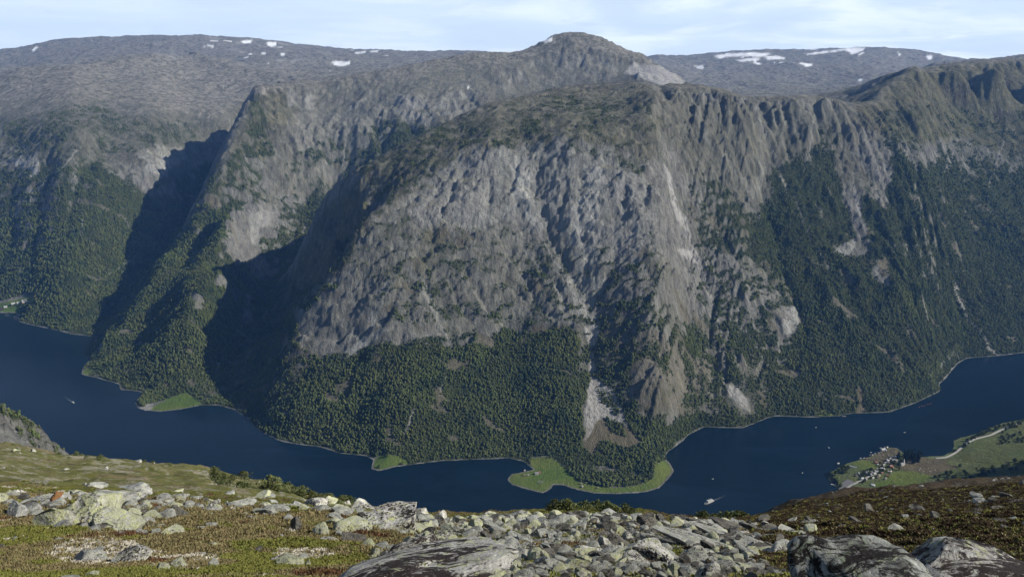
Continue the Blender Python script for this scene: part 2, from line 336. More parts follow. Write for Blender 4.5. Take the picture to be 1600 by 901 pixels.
# ---- gullies and ribs traced from the picture, carved as V-valleys: (pixel line with depth scale, depth, half width)
GULLIES = [
 ([(1183,170,3620),(1205,235,3440),(1192,300,3290),(1215,370,3110),(1236,440,2930),(1262,510,2760),(1250,560,2640),(1222,630,2480)], 66, 75),
 ([(1378,190,3650),(1395,285,3370),(1425,340,3220),(1465,400,3080),(1495,445,2980),(1530,500,2990),(1556,552,2990)], 78, 70),
 ([(1446,240,3480),(1450,275,3390),(1490,360,3220),(1525,425,3120),(1552,480,3050),(1556,545,3000)], 62, 60),
 ([(1300,172,3560),(1310,225,3440),(1330,280,3300),(1345,345,3120),(1370,390,3010),(1392,450,2880),(1400,515,2790)], 60, 50),
 ([(845,300,2990),(835,350,2850),(855,395,2770),(890,440,2690),(925,500,2580),(925,560,2480),(925,590,2420)], 48, 46),
 ([(935,275,3010),(918,340,2870),(905,400,2770),(922,480,2620)], 26, 34),
 ([(1030,190,3300),(1045,290,3060),(1062,350,2960),(1090,410,2850),(1120,470,2760),(1112,560,2570),(1130,610,2480)], 46, 44),
 ([(1085,250,3280),(1130,350,3020),(1165,405,2900),(1200,450,2850)], 32, 40),
 ([(1140,230,3400),(1165,300,3200),(1230,420,2930),(1290,520,2740),(1330,590,2600)], 52, 58),
 ([(1240,300,3270),(1290,400,3030),(1340,480,2850),(1400,570,2680)], 50, 55),
 ([(1270,260,3380),(1330,400,3060),(1380,470,2890),(1430,560,2720)], 46, 50),
 ([(1320,430,2930),(1370,500,2800),(1420,570,2700),(1450,605,2660)], 34, 40), ([(1180,430,2880),(1225,520,2720),(1260,600,2560)], 34, 42), ([(1420,300,3350),(1470,420,3080),(1530,520,2980)], 34, 42), ([(1500,260,3480),(1530,330,3320),(1580,450,3120)], 16, 45), ([(1560,260,3520),(1600,340,3360),(1640,450,3200)], 14, 45), ([(1330,250,3380),(1360,330,3180),(1410,420,3020)], 30, 36),
 ([(960,380,2760),(955,440,2680),(942,500,2580),(938,580,2440)], 26, 30),
 ([(1005,470,2680),(1018,520,2590),(1030,560,2530),(1040,620,2420)], 22, 30),
 ([(655,430,2690),(680,480,2620),(700,530,2520)], 22, 26),
 ([(620,460,2650),(640,520,2560),(620,580,2420),(575,640,2320),(540,690,2230)], 24, 34),
 ([(780,545,2510),(740,590,2420),(700,650,2310),(670,690,2220)], 16, 30),
 ([(720,600,2400),(700,640,2310),(680,700,2200)], 10, 22),
 ([(85,260,4560),(80,330,4320),(60,400,4060),(55,450,3850)], 50, 55),
 ([(180,230,4700),(150,290,4440),(130,350,4220),(110,420,3960)], 60, 60),
 ([(30,290,4480),(20,360,4180),(5,430,3900)], 40, 45),
 ([(230,290,4400),(215,350,4200),(190,420,3950)], 36, 40),
 ([(450,180,4240),(430,230,4080),(395,270,3920),(385,300,3850)], 34, 50),
 ([(620,160,4700),(660,215,4480),(690,240,4300)], 34, 45),
 ([(720,120,4900),(740,150,4760),(745,165,4650)], 46, 50),
 ([(540,170,4560),(560,230,4300)], 26, 42), ([(500,190,4420),(530,260,4200)], 24, 42), ([(580,150,4680),(610,225,4400)], 28, 45),
 ([(1010,150,4000),(1040,190,3360),(1030,230,3260)], 26, 40),
]
_T = lambda px, py: (px, py, None)
CRACKS = [[(655,425),(672,465),(700,520),(718,545)],[(690,430),(720,480),(765,530)],[(720,400),(748,455),(775,500)],[(762,455),(790,500),(800,520)],[(800,400),(840,450),(870,490)],[(830,380),(880,450),(905,490)],
 [(560,420),(600,400),(640,372)],[(520,500),(570,470),(610,430)],[(500,520),(560,520),(600,480),(620,440)],[(545,555),(600,520),(640,470)],[(660,350),(760,352),(850,350),(960,362)],[(675,345),(668,375),(680,400)],
 [(740,405),(790,430),(830,470)],[(600,330),(660,300),(700,270)],[(690,330),(705,290),(730,250)],[(760,330),(772,290),(765,250)],[(812,340),(800,290),(815,240)],[(880,380),(872,330),(890,280)],[(960,380),(975,320),(965,270)],
 [(1000,330),(1010,290),(1030,240)],[(700,560),(735,520)],[(860,470),(900,440)],[(970,560),(985,520),(1010,490)],[(1005,600),(1030,560),(1040,520)],[(1090,560),(1105,520)],[(1150,560),(1160,510),(1150,480)],[(1180,600),(1200,550)]]
def hit3(px, py):
    t = float(tdep(py)); Y = np.arange(1900, 5400, 6.0); X = xof(px, py, Y); z = H - t * Y
    k = int(np.argmax(bil(E0, (X - EX0) / ES, (Y - EY0) / ES) >= z)); return (px, py, float(Y[k]))
for i_, c_ in enumerate(CRACKS): GULLIES.append(([hit3(*p) for p in c_], 20 + 7 * (i_ % 3), 11 + 4 * (i_ % 2)))
CARVE = np.zeros_like(E0)
for pts, dep, hw in GULLIES:
    W3 = [atY(*p) for p in pts]
    xs = [p[0] for p in W3]; ys = [p[1] for p in W3]
    m = (EXX > min(xs) - 220) & (EXX < max(xs) + 220) & (EYY > min(ys) - 220) & (EYY < max(ys) + 220)
    wx = EXX[m] + 26 * fbm(EXX[m], EYY[m], 160, 3, 5); wy = EYY[m] + 26 * fbm(EXX[m], EYY[m], 160, 3, 9)
    d, t = line_d(wx, wy, list(zip(xs, ys)))
    v = np.exp(-d / hw) * dep * (0.35 + 0.65 * np.sin(np.pi * np.clip(t, 0.03, 0.97)) ** 0.6)
    CARVE[m] = np.maximum(CARVE[m], v)
flat = sstep(25, 110, E0)
DM = sstep(-1000, -700, EXX) * sstep(760, 500, EXX) * sstep(2300, 2500, EYY) * sstep(4600, 4200, EYY)      # the dome's slabs
E1 = E0 - CARVE * flat
# rough start surface: broad ribs and crags
gyb, gxb = np.gradient(E0, ES); slope = np.hypot(gxb, gyb)
UM = 1 - .65 * sstep(1500, 1900, EXX + .3 * (EYY - 3500)) * sstep(560, 720, E0)     # smoother heath shoulder on the right
rug = sstep(0.35, 0.9, slope) * UM
FLU = sstep(560, 900, EXX - .25 * (EYY - 3000)) * sstep(1900, 1500, EXX)      # the fluted wall between the dome and the right shoulder
_p, _ = project(EXX, EYY, np.maximum(E0, 0))
FL2 = sstep(4050, 4400, EYY) * sstep(6100, 5600, EYY) * sstep(400, 450, _p) * sstep(1040, 980, _p)      # gullied wall behind the dome
SY = EYY * (2.3 - 1.3 * FLU)                                                # crags as tall as they are wide on the face
E1 += flat * (fbm(EXX, EYY, 420, 3, 11) * 24 * (0.3 + 0.7 * rug) * (1 - .7 * DM)
    + rug * FLU * ((ridged(EXX + .5 * EYY + 90 * fbm(EXX, EYY, 400, 3, 8), EYY * 0.7, 210, 5, 21, .55) - 1.0) * 10 + (np.abs(fbm(EXX - .7 * EYY, EYY, 110, 4, 27, .6)) - .5) * 15)
    + sstep(.3, .6, slope) * FL2 * ((ridged(EXX + .25 * EYY + 70 * fbm(EXX, EYY, 400, 3, 18), EYY * .45, 170, 4, 23, .55) - .6) * 17 + np.abs(fbm(EXX, EYY * .5, 90, 3, 28, .6)) * 14)
    + rug * (1 - FLU) * (fbm(EXX + .5 * SY, SY, 300, 4, 22) * 16 * (1 - .5 * DM) + (np.abs(fbm(EXX - .9 * SY, SY * .5, 210, 4, 27, .55)) - .4) * 14)
    + rug * facets(EXX + 18 * fbm(EXX, SY, 60, 2, 33) + .3 * SY, SY, 130, 35) * 11 + rug * facets(EXX - .4 * SY, SY + 9 * fbm(EXX, SY, 40, 2, 34), 55, 36) * 7)
_top = sstep(620, 780, E0) * sstep(-900, -600, EXX) * sstep(1000, 700, EXX) * sstep(2700, 2900, EYY) * sstep(4700, 4400, EYY)
E1 += _top * (facets(EXX + 20 * fbm(EXX, EYY, 80, 2, 61), EYY * 1.3, 90, 62) * 7 + facets(EXX, EYY * 1.3, 40, 63) * 5 + fbm(EXX, EYY, 26, 3, 64) * 2 - 6 - 9 * sstep(400, 0, EXX))
# ---- droplet erosion
def erode(Hh, batches, n, steps, seed, sp=0.28):
    rng = np.random.default_rng(seed); h, w = Hh.shape; Hh = Hh / ES
    flow = np.zeros(h * w)
    cand = np.flatnonzero((Hh * ES).ravel() > 40)
    for b in range(batches):
        c = rng.choice(cand, n); px_ = (c % w) + rng.random(n); py_ = (c // w) + rng.random(n)
        vx = np.zeros(n); vy = np.zeros(n); wat = np.ones(n); sed = np.zeros(n); spd = np.full(n, 0.5)
        for s in range(steps):
            ix = np.clip(px_.astype(np.int64), 1, w - 3); iy = np.clip(py_.astype(np.int64), 1, h - 3)
            fx = np.clip(px_ - ix, 0, 1); fy = np.clip(py_ - iy, 0, 1); i0 = iy * w + ix; R = Hh.ravel()
            a = R[i0]; b_ = R[i0+1]; c_ = R[i0+w]; d_ = R[i0+w+1]
            gx_ = (b_ - a) * (1 - fy) + (d_ - c_) * fy; gy_ = (c_ - a) * (1 - fx) + (d_ - b_) * fx
            h0 = (a*(1-fx)+b_*fx)*(1-fy) + (c_*(1-fx)+d_*fx)*fy
            vx = vx * 0.25 - gx_ * 0.75; vy = vy * 0.25 - gy_ * 0.75
            L = np.hypot(vx, vy) + 1e-9; nx = px_ + vx / L; ny = py_ + vy / L
            alive = (nx > 1) & (nx < w - 3) & (ny > 1) & (ny < h - 3) & (wat > 0.02)
            nx = np.where(alive, nx, px_); ny = np.where(alive, ny, py_)
            jx = nx.astype(np.int64); jy = ny.astype(np.int64); gx2 = nx - jx; gy2 = ny - jy; j0 = np.clip(jy * w + jx, 0, h*w-w-2)
            h1 = (R[j0]*(1-gx2)+R[j0+1]*gx2)*(1-gy2) + (R[j0+w]*(1-gx2)+R[j0+w+1]*gx2)*gy2
            dh = h1 - h0
            cap = np.maximum(-dh, 0.01) * spd * wat * 1.6
            dep = np.where((sed > cap) | (dh > 0), np.where(dh > 0, np.minimum(dh, sed), (sed - cap) * 0.12), -np.minimum((cap - sed) * sp, np.maximum(-dh, 0) * 0.9))
            dep = np.where(alive, dep, 0); sed = sed - dep
            for off, wt in ((0, (1-fx)*(1-fy)), (1, fx*(1-fy)), (w, (1-fx)*fy), (w+1, fx*fy)):
                Hh.ravel()[:] += np.bincount(i0 + off, dep * wt, h*w)
            flow += np.bincount(i0, alive * wat, h*w)
            spd = np.sqrt(np.maximum(spd * spd - dh * 1.2, 0.02)); spd = np.minimum(spd, 2.5); wat = wat * 0.975
            px_, py_ = nx, ny
    return Hh * ES, flow.reshape(h, w)
def blur(a, k=1):
    for _ in range(k):
        a = (np.roll(a, 1, 0) + a * 2 + np.roll(a, -1, 0)) / 4; a = (np.roll(a, 1, 1) + a * 2 + np.roll(a, -1, 1)) / 4
    return a
E2, FLOW = erode(E1.copy(), 7, 26000, 85, 3)
DE = np.clip(blur(E2 - E1, 1), -34, 18) * (.15 + .8 * sstep(500, 900, EXX) + .3 * sstep(-700, -1100, EXX))
FLOW = blur(FLOW, 1)
E2 = E1 + DE * sstep(4, 30, E0)
LANDs = LAND
E2 = np.where(LANDs > 0, np.maximum(E2, np.minimum(LANDs * 0.05, 1.5)), np.minimum(E2, -0.5))
DELTA = E2 - E0
print('erosion', time.time() - T0, DE.min(), DE.max(), FLOW.max())

def height(x, y, want=False):
    """height of the far country at world x, y"""
    gxx = (x - EX0) / ES; gyy = (y - EY0) / ES
    far = bil(BASE, (x - GX0) / GS, (y - GY0) / GS)
    win = sstep(0, 40, gxx) * sstep(0, 40, len(ex) - 1 - gxx) * sstep(0, 20, gyy) * sstep(0, 60, len(ey) - 1 - gyy)
    fine = bil(E2, gxx, gyy)
    fl = bil(FLOW, gxx, gyy) * win
    far = far + (1 - win) * (fbm(x, y, 900, 4, 71) * 26 + (ridged(x, y, 380, 4, 75) - .5) * 13) * sstep(3600, 5200, y)
    land = bil(LAND, gxx, gyy)
    off = win < 0.5
    z = far * (1 - win) + fine * win
    if want: return z, fl, np.where(off, np.where(far > 0, 400, -400), land)
    return z
# ---------------------------------------------------------------- ground cover masks traced from the picture
AREAS = [
 # channel, value, edge roughness px, polygon, (Ymin, Ymax)
 ('F',1,9,[(325,640),(385,655),(430,620),(462,600),(462,575),(480,590),(500,575),(545,560),(600,536),(640,534),(700,548),(725,535),(780,522),(830,500),(862,492),(890,515),(905,555),(918,592),(1010,655),(1060,640),(1130,645),(1170,650),(1215,648),(1180,672),(1100,672),(1050,705),(1030,742),(985,758),(905,752),(882,735),(860,718),(800,712),(640,722),(560,706),(500,700),(400,676)],(1800,3000)),
 ('F',.75,9,[(945,400),(965,440),(960,480),(1000,470),(1015,430),(1000,400),(1015,362),(1035,400),(1042,460),(1075,440),(1100,480),(1112,540),(1090,562),(1040,530),(1000,500),(965,520),(940,560),(925,520),(938,470)],(1800,3600)),
 ('F',.55,12,[(930,600),(940,560),(1000,510),(1100,560),(1190,480),(1240,480),(1180,560),(1180,640),(1060,640),(1010,650)],(1800,3600)),
 ('F',.95,5,[(565,385),(578,348),(640,350),(655,368),(640,395),(600,410),(560,418)],(1800,3600)),
 ('F',.95,5,[(452,482),(490,455),(545,436),(500,470),(470,500),(455,540),(448,515)],(1800,3600)),
 ('F',.8,6,[(640,385),(665,370),(672,400),(650,420)],(1800,3600)),
 ('F',.8,6,[(615,465),(650,460),(655,485),(625,488)],(1800,3600)),
 ('F',.4,10,[(560,260),(700,190),(730,210),(690,260),(640,300),(600,330),(560,310)],(1800,3600)),
 ('F',.45,8,[(955,240),(980,240),(1010,265),(990,275),(965,265)],(1800,4000)),
 ('F',1,9,[(1075,300),(1105,275),(1160,310),(1180,345),(1200,312),(1215,260),(1250,222),(1300,230),(1350,290),(1385,330),(1390,220),(1430,228),(1500,215),(1560,240),(1640,230),(1800,240),(1800,560),(1470,622),(1200,660),(1180,640),(1240,545),(1245,470),(1190,410),(1120,400),(1090,350)],(1800,4200)),
 ('F',1,6,[(1195,400),(1250,480),(1240,560),(1180,650),(1230,660),(1480,620),(1480,400)],(1800,4200)),
 ('F',1,7,[(140,565),(200,482),(258,398),(330,300),(372,235),(395,205),(428,230),(412,285),(420,312),(370,325),(372,400),(395,410),(372,520),(310,610),(262,642),(215,637),(185,605),(128,590)],(1800,4400)),
 ('F',.9,8,[(400,145),(420,200),(400,240),(385,200)],(3500,4700)),
 ('F',.85,9,[(440,250),(500,225),(540,215),(620,185),(700,205),(640,230),(500,330),(470,330)],(3600,4800)),
 ('F',1,8,[(-200,262),(60,262),(150,250),(212,292),(245,292),(268,272),(290,268),(340,250),(330,330),(170,515),(150,528),(0,492),(-200,482)],(3000,5600)),
 ('F',.4,12,[(0,190),(60,180),(150,160),(230,190),(330,190),(270,240),(190,240),(110,250),(0,250)],(3500,5600)),
 ('F',0,5,[(185,245),(250,225),(305,238),(280,258),(245,262),(225,282),(205,268)],(3500,5600)),
 ('F',0,4,[(372,328),(400,318),(440,334),(430,352),(408,365),(398,402),(380,400),(368,360)],(3000,4400)),
 ('F',.1,5,[(298,455),(318,460),(322,480),(302,482)],(2400,3600)),
 ('F',0,5,[(1296,172),(1345,200),(1352,270),(1345,330),(1362,395),(1345,390),(1325,330),(1305,270)],(3000,4000)),
 ('F',.1,5,[(1300,385),(1345,370),(1352,395),(1325,405),(1303,392)],(2400,4000)),
 ('F',.1,5,[(1368,405),(1385,400),(1392,440),(1390,452),(1365,430)],(2400,4000)),
 ('F',.1,5,[(1205,485),(1240,475),(1250,500),(1245,525),(1218,530)],(2400,4000)),
 ('F',0,4,[(912,640),(922,588),(945,596),(965,622),(976,655),(1000,690),(985,700),(940,690),(922,712),(910,690)],(1800,4000)),
 ('F',1,3,[(930,602),(952,612),(968,640),(962,648),(940,630)],(1800,4000)),
 ('F',1,3,[(946,650),(974,662),(978,682),(955,676)],(1800,4000)),
 ('F',0,4,[(1130,598),(1150,602),(1172,630),(1174,644),(1160,637),(1138,620)],(1800,4000)),
 ('F',0,4,[(455,480),(480,485),(560,430),(640,420),(860,470),(800,510),(700,528),(640,525),(545,550),(500,560),(470,540)],(1800,4000)),
 ('F',.34,12,[(580,350),(700,352),(900,352),(935,480),(860,500),(700,530),(600,500),(545,430)],(1800,3600)),
 ('G',.22,12,[(580,350),(900,352),(935,480),(860,500),(700,530),(600,500),(500,520),(460,500),(545,420)],(1800,3600)),
 ('F',.15,4,[(975,580),(1005,560),(1060,570),(1080,600),(1060,640),(1030,650),(985,620)],(1800,4000)),
 ('F',0,2,[(1255,655),(1335,650),(1345,630),(1338,610),(1345,600),(1352,640),(1340,651)],(1800,4000)),
 ('F',1,3,[(-60,600),(0,624),(22,634),(45,655),(64,684),(50,680),(30,662),(12,650),(-60,640)],(1000,1700)),
 ('F',.30,16,[(700,190),(860,150),(1000,150),(1040,200),(1000,262),(880,226),(760,236),(680,262)],(2600,4600)),
 # olive heath
 ('F',.55,6,[(350,600),(400,500),(470,400),(500,335),(560,290),(572,335),(550,400),(455,480),(447,520),(465,600),(440,640),(380,640)],(2300,4200)),  # wood cover put on the dome's left flank to darken its shade
 ('G',.9,6,[(350,600),(400,500),(470,400),(500,335),(560,280),(578,335),(555,400),(455,480),(447,520),(465,600),(440,640),(380,640)],(2300,4200)),  # heath laid over the same flank, its dark colour deepening the shade
 ('G',1,8,[(1330,160),(1400,112),(1500,100),(1800,92),(1800,240),(1600,250),(1500,215),(1430,228),(1380,210),(1330,190)],(3000,5200)),
 ('G',.8,10,[(1100,160),(1150,120),(1250,110),(1330,130),(1340,162),(1240,158),(1180,165)],(4000,9000)),
 ('G',.40,9,[(400,150),(520,180),(600,160),(640,200),(560,262),(500,330),(440,300),(420,260)],(3800,5000)),
 ('G',.9,8,[(390,150),(440,140),(470,175),(430,210),(420,260),(400,240),(390,190)],(3800,5000)),
 ('G',.7,6,[(255,395),(340,280),(385,170),(400,150),(405,200),(350,300),(270,400)],(3000,4800)),
 ('G',.5,12,[(0,180),(120,150),(330,170),(330,250),(180,260),(0,250)],(3600,6000)),
 ('G',.8,5,[(235,290),(262,270),(275,258),(300,252),(290,272),(250,292)],(3600,6000)),
 ('G',.6,8,[(660,360),(700,340),(690,420),(650,430)],(1800,3600)),
 ('G',.7,8,[(1110,270),(1150,300),(1200,400),(1260,470),(1240,480),(1160,390)],(1800,3600)),
 ('K',.65,10,[(860,500),(905,520),(905,620),(890,660),(820,640),(760,600),(700,640),(690,560),(760,540)],(1800,3600)),
 ('K',.4,8,[(960,500),(1100,540),(1110,600),(1090,640),(1010,650),(960,600),(940,560)],(1800,3600)),
 ('K',.8,4,[(912,665),(945,655),(992,672),(1000,690),(985,700),(940,692),(922,712),(910,690)],(1800,3600)),
 ('K',.8,3,[(1330,560),(1350,600),(1352,650),(1335,650),(1340,620)],(1800,3600)),
 ('K',.7,4,[(1370,395),(1392,400),(1395,430),(1375,430)],(2400,4000)),
 ('K',.9,3,[(90,480),(120,460),(155,442),(150,452),(120,470),(95,488)],(3000,4400)),
 ('K',.6,4,[(240,600),(300,570),(330,520),(345,500),(340,540),(300,600),(262,612)],(2400,4400)),
 ('K',.5,8,[(440,490),(470,590),(500,640),(520,700),(560,640),(520,590),(480,540)],(1800,3000)),
 ('G',.85,12,[(560,262),(700,185),(860,130),(1000,122),(1045,170),(1020,240),(960,235),(880,215),(780,222),(700,245),(640,300),(590,330)],(2600,4600)),
 ('B',.3,14,[(560,262),(700,185),(860,135),(1000,125),(1045,170),(1020,240),(960,235),(880,215),(780,222),(700,245),(640,300),(590,330)],(2600,4600)),
 ('B',.95,14,[(0,110),(330,84),(470,120),(390,150),(330,180),(130,130),(0,160)],(3800,8000)),
 ('B',.8,5,[(140,123),(225,124),(222,138),(170,142),(145,135)],(3800,8000)),
 ('B',.1,8,[(410,160),(480,145),(600,135),(720,105),(860,95),(1000,120),(1000,150),(760,160),(640,215),(480,330),(410,330)],(3800,6500)),
 ('B',.5,12,[(990,560),(1100,540),(1230,520),(1180,600),(1080,630)],(1800,3600)),
 # pale rock
 ('L',.18,14,[(500,540),(470,500),(600,320),(700,240),(800,222),(900,225),(1000,255),(1040,330),(1000,420),(900,500),(700,530)],(1800,3600)),
 ('L',.42,16,[(620,320),(700,245),(800,225),(900,228),(1000,258),(1030,330),(990,400),(930,420),(840,370),(700,365)],(1800,3600)),
 ('L',.35,8,[(440,160),(600,110),(760,95),(900,80),(1000,110),(960,128),(760,150),(640,200),(520,290),(470,240)],(4200,6500)),
 ('L',1,8,[(805,235),(830,270),(832,330),(850,352),(835,350),(812,330),(800,280)],(1800,3600)),
 ('L',1,7,[(925,255),(945,275),(940,330),(918,360),(915,420),(920,480),(905,490),(885,445),(900,395),(885,340),(905,310)],(1800,3600)),
 ('L',.75,8,[(870,480),(905,430),(930,400),(938,440),(925,500),(900,505)],(1800,3600)),
 ('L',.9,3,[(575,500),(600,440),(612,430),(600,470),(585,510)],(1800,3600)),
 ('L',.8,4,[(535,550),(580,520),(620,505),(590,530),(545,556)],(1800,3600)),
 ('L',.8,3,[(645,425),(665,440),(682,480),(700,525),(690,520),(668,470)],(1800,3600)),
 ('L',.7,3,[(600,405),(610,385),(625,380),(612,395)],(1800,3600)),
 ('L',.45,7,[(1090,170),(1110,220),(1140,260),(1165,275),(1185,300),(1190,330),(1160,290),(1120,250),(1095,210)],(2800,3800)),
 ('L',.7,5,[(1185,240),(1195,260),(1190,310),(1182,300)],(2800,3800)),
 ('L',.8,6,[(215,240),(250,226),(290,240),(300,248),(270,258),(255,275),(235,262)],(3600,5600)),
 ('L',.8,5,[(0,235),(40,225),(60,250),(50,280),(20,255)],(3600,5600)),
 ('L',.6,5,[(388,338),(410,325),(430,334),(418,350),(402,362),(398,395),(392,360)],(3000,4400)),
 ('L',.9,4,[(1226,482),(1240,478),(1248,500),(1240,520),(1226,522)],(2400,3600)),
 ('L',.8,3,[(1303,392),(1325,375),(1340,378),(1325,402)],(2400,3600)),
 ('L',.6,4,[(1365,425),(1382,405),(1392,440),(1392,455)],(2400,3600)),
 ('L',.2,9,[(1180,165),(1240,158),(1300,160),(1330,200),(1300,200),(1220,210),(1190,230)],(2800,4000)),
 ('G',.5,14,[(1010,150),(1180,165),(1340,160),(1350,290),(1280,260),(1200,330),(1130,300),(1060,260)],(2500,4300)),
 ('F',.42,12,[(1370,175),(1480,160),(1560,170),(1800,170),(1800,262),(1560,262),(1430,250),(1370,235)],(2600,4400)),
 ('F',.45,10,[(1225,205),(1300,190),(1330,215),(1290,235),(1230,240)],(2600,4400)),
 ('S',1,4,[(990,100),(1030,103),(1060,120),(1075,135),(1102,154),(1060,144),(1030,132),(1005,124),(975,112)],(3800,6000)),
 ('S',.9,3,[(1036,255),(1050,275),(1056,318),(1074,345),(1082,372),(1070,365),(1055,335),(1044,300)],(2000,3600)),
 ('S',.9,2,[(1058,388),(1088,392),(1095,410),(1086,412),(1066,400)],(2000,3600)),
 ('S',.8,1.5,[(1094,410),(1110,450),(1124,495),(1120,480),(1104,450)],(2000,3600)),
 ('S',1,2,[(912,512),(938,500),(936,520),(926,545),(932,580),(921,582),(922,546)],(1800,3600)),
 ('S',.8,3,[(922,588),(945,597),(962,620),(970,645),(982,662),(960,656),(938,652),(925,672),(913,690),(915,640)],(1800,3600)),
 ('S',.9,2,[(922,587),(940,591),(960,612),(968,636),(955,615),(938,598)],(1800,3600)),
 ('S',.8,3,[(1133,602),(1150,604),(1170,630),(1173,642),(1160,635),(1140,618)],(1800,3600)),
 ('S',.8,1.5,[(1332,280),(1338,300),(1345,335),(1346,345),(1338,325)],(2600,3800)),
 ('S',.5,1.5,[(170,426),(215,396),(205,408),(165,432)],(3200,4800)),
 ('S',.7,2,[(210,637),(225,628),(240,630),(238,640),(222,642)],(2000,3400)),
 ('S',.8,2,[(46,258),(62,268),(50,282),(46,276)],(3600,5600)),
 # snow
 ('W',1,1.2,[(518,97),(532,96),(548,96),(546,101),(534,104),(522,102)],(6500,13000)),
 ('W',1,1,[(417,66),(431,66),(433,71),(424,74),(418,71)],(6500,13000)),
 ('W',1,1,[(376,64),(394,63),(392,68),(380,68)],(6500,13000)),
 ('W',1,1,[(50,79),(58,72),(60,74),(53,80)],(6500,13000)),
 ('W',1,.8,[(325,70),(334,72),(334,75),(326,73)],(6500,13000)),
 ('W',1,.8,[(555,82),(572,80),(570,83),(556,84)],(6500,13000)),
 ('W',1,.8,[(578,80),(592,79),(590,82),(579,82)],(6500,13000)),
 ('W',1,.8,[(438,84),(445,83),(444,88),(439,87)],(6500,13000)),
 ('W',1,1,[(848,64),(856,58),(864,59),(862,65),(852,68)],(4500,6500)),
 ('W',1,1,[(784,81),(815,73),(812,78),(798,82)],(4500,6500)),
 ('W',1,.8,[(729,134),(733,136),(735,140),(731,138)],(4000,6500)),
 ('W',1,1,[(1085,103),(1099,103),(1098,108),(1090,107)],(6500,13000)),
 ('W',1,1.2,[(1116,88),(1135,84),(1180,82),(1205,85),(1190,89),(1165,88),(1140,89),(1125,92)],(6500,13000)),
 ('W',1,1.2,[(1150,94),(1180,90),(1188,93),(1160,97)],(6500,13000)),
 ('W',1,1.2,[(1194,89),(1215,87),(1230,92),(1215,93),(1200,94)],(6500,13000)),
 ('W',1,1,[(1178,93),(1184,93),(1180,98),(1176,97)],(6500,13000)),
 ('W',1,1,[(1254,101),(1268,99),(1270,103),(1258,104)],(6500,13000)),
 ('W',1,1,[(1258,84),(1300,79),(1318,76),(1318,79),(1290,83),(1262,86)],(6500,13000)),
 ('W',1,1,[(1315,78),(1330,73),(1351,75),(1349,79),(1330,86),(1328,82)],(6500,13000)),
 ('W',1,1,[(1342,85),(1352,80),(1350,83),(1342,87)],(6500,13000)),
 ('W',1,1,[(1447,88),(1454,86),(1458,91),(1450,94)],(6500,13000)),
 ('W',1,.8,[(1341,124),(1348,123),(1346,127),(1341,126)],(6500,13000)),
 ('W',1,.8,[(1402,81),(1405,83),(1408,87),(1404,86)],(6500,13000)),
 # meadows and farmland
 ('M',1,2,[(791,742),(828,735),(830,715),(820,716),(850,712),(870,716),(878,728),(890,738),(905,752),(960,762),(1000,758),(1022,745),(1022,728),(1035,718),(1050,710),(1060,735),(1040,770),(930,780),(850,776),(785,755)],(1700,2400)),
 ('F',0,2,[(791,742),(828,735),(830,712),(820,714),(850,710),(870,716),(878,728),(890,738),(905,752),(960,762),(1000,758),(1022,745),(1022,728),(1035,718),(1050,710),(1060,735),(1040,770),(930,780),(850,776),(785,755)],(1700,2400)),
 ('M',1,2,[(232,640),(262,622),(292,613),(316,630),(300,640),(250,644)],(2000,3400)),
 ('F',0,2,[(214,638),(232,630),(262,622),(292,613),(316,630),(300,640),(250,644),(222,646)],(2000,3400)),
 ('M',1,1,[(128,580),(140,573),(145,577),(138,586),(128,586)],(2000,3400)),
 ('F',0,1,[(124,580),(138,572),(146,577),(138,590),(126,588)],(2000,3400)),
 ('M',1,2,[(578,722),(595,710),(622,710),(640,722),(622,730),(590,738)],(1700,2600)),
 ('F',0,2,[(574,722),(592,710),(622,710),(640,722),(622,733),(586,740)],(1700,2600)),
 ('M',1,2,[(-20,478),(20,468),(56,460),(54,470),(30,482),(34,490),(-20,492)],(3000,4200)),
 ('F',0,2,[(-20,474),(20,464),(56,458),(54,470),(30,482),(34,494),(-20,494)],(3000,4200)),
 ('K',.7,1,[(12,482),(24,477),(38,473),(36,478),(20,485)],(3000,4200)),
 ('M',.9,1.5,[(1285,640),(1300,645),(1320,648),(1300,654),(1270,654)],(2000,3000)),
 ('M',.9,1.5,[(1196,648),(1210,652),(1200,658)],(2000,3000)),
]
RIV = [  # thin pale torrents and tracks of bare rock, (line, width px, strength)
 ([(1490,440),(1497,465),(1508,485),(1515,500),(1532,515),(1545,545),(1562,555)], 2.2, .8),
 ([(1238,300),(1260,360),(1295,420)], 1.2, .5), ([(1180,170),(1205,230),(1230,300)], 1.6, .5),
 ([(1270,190),(1268,230),(1255,270)], 1.6, .5), ([(1575,200),(1545,290)], 1.2, .4),
 ([(120,235),(100,260),(50,300),(40,345),(38,395)], 1.6, .55), ([(60,290),(70,320),(62,360),(55,400)], 1.5, .6),
 ([(130,330),(127,370)], 1.5, .5), ([(30,400),(32,440)], 1.5, .5),
 ([(565,175),(545,205),(535,260)], 1.4, .5), ([(590,190),(600,230)], 1.3, .5), ([(640,185),(650,205)], 1.3, .5),
 ([(830,345),(870,410),(900,460),(925,500)], 3.0, .5), ([(800,360),(850,430),(890,480)], 2.0, .4),
 ([(925,545),(925,590)], 2.0, .6), ([(640,428),(668,470),(700,530)], 2.0, .4), ([(1055,320),(1090,415),(1122,490),(1130,540),(1133,600)], 2.0, .5),
 ([(700,575),(690,610)], 2, .4), ([(645,640),(632,680)], 3, .5), ([(520,650),(505,680)], 3, .4), ([(480,700),(470,694)], 2, .5),
 ([(475,352),(474,372)], 1.2, .7), ([(438,432),(445,425)], 1.0, .7), ([(340,568),(338,582)], .9, .9), ([(343,566),(342,574)], .9, .7), ([(328,585),(322,592)], .9, .6),
]
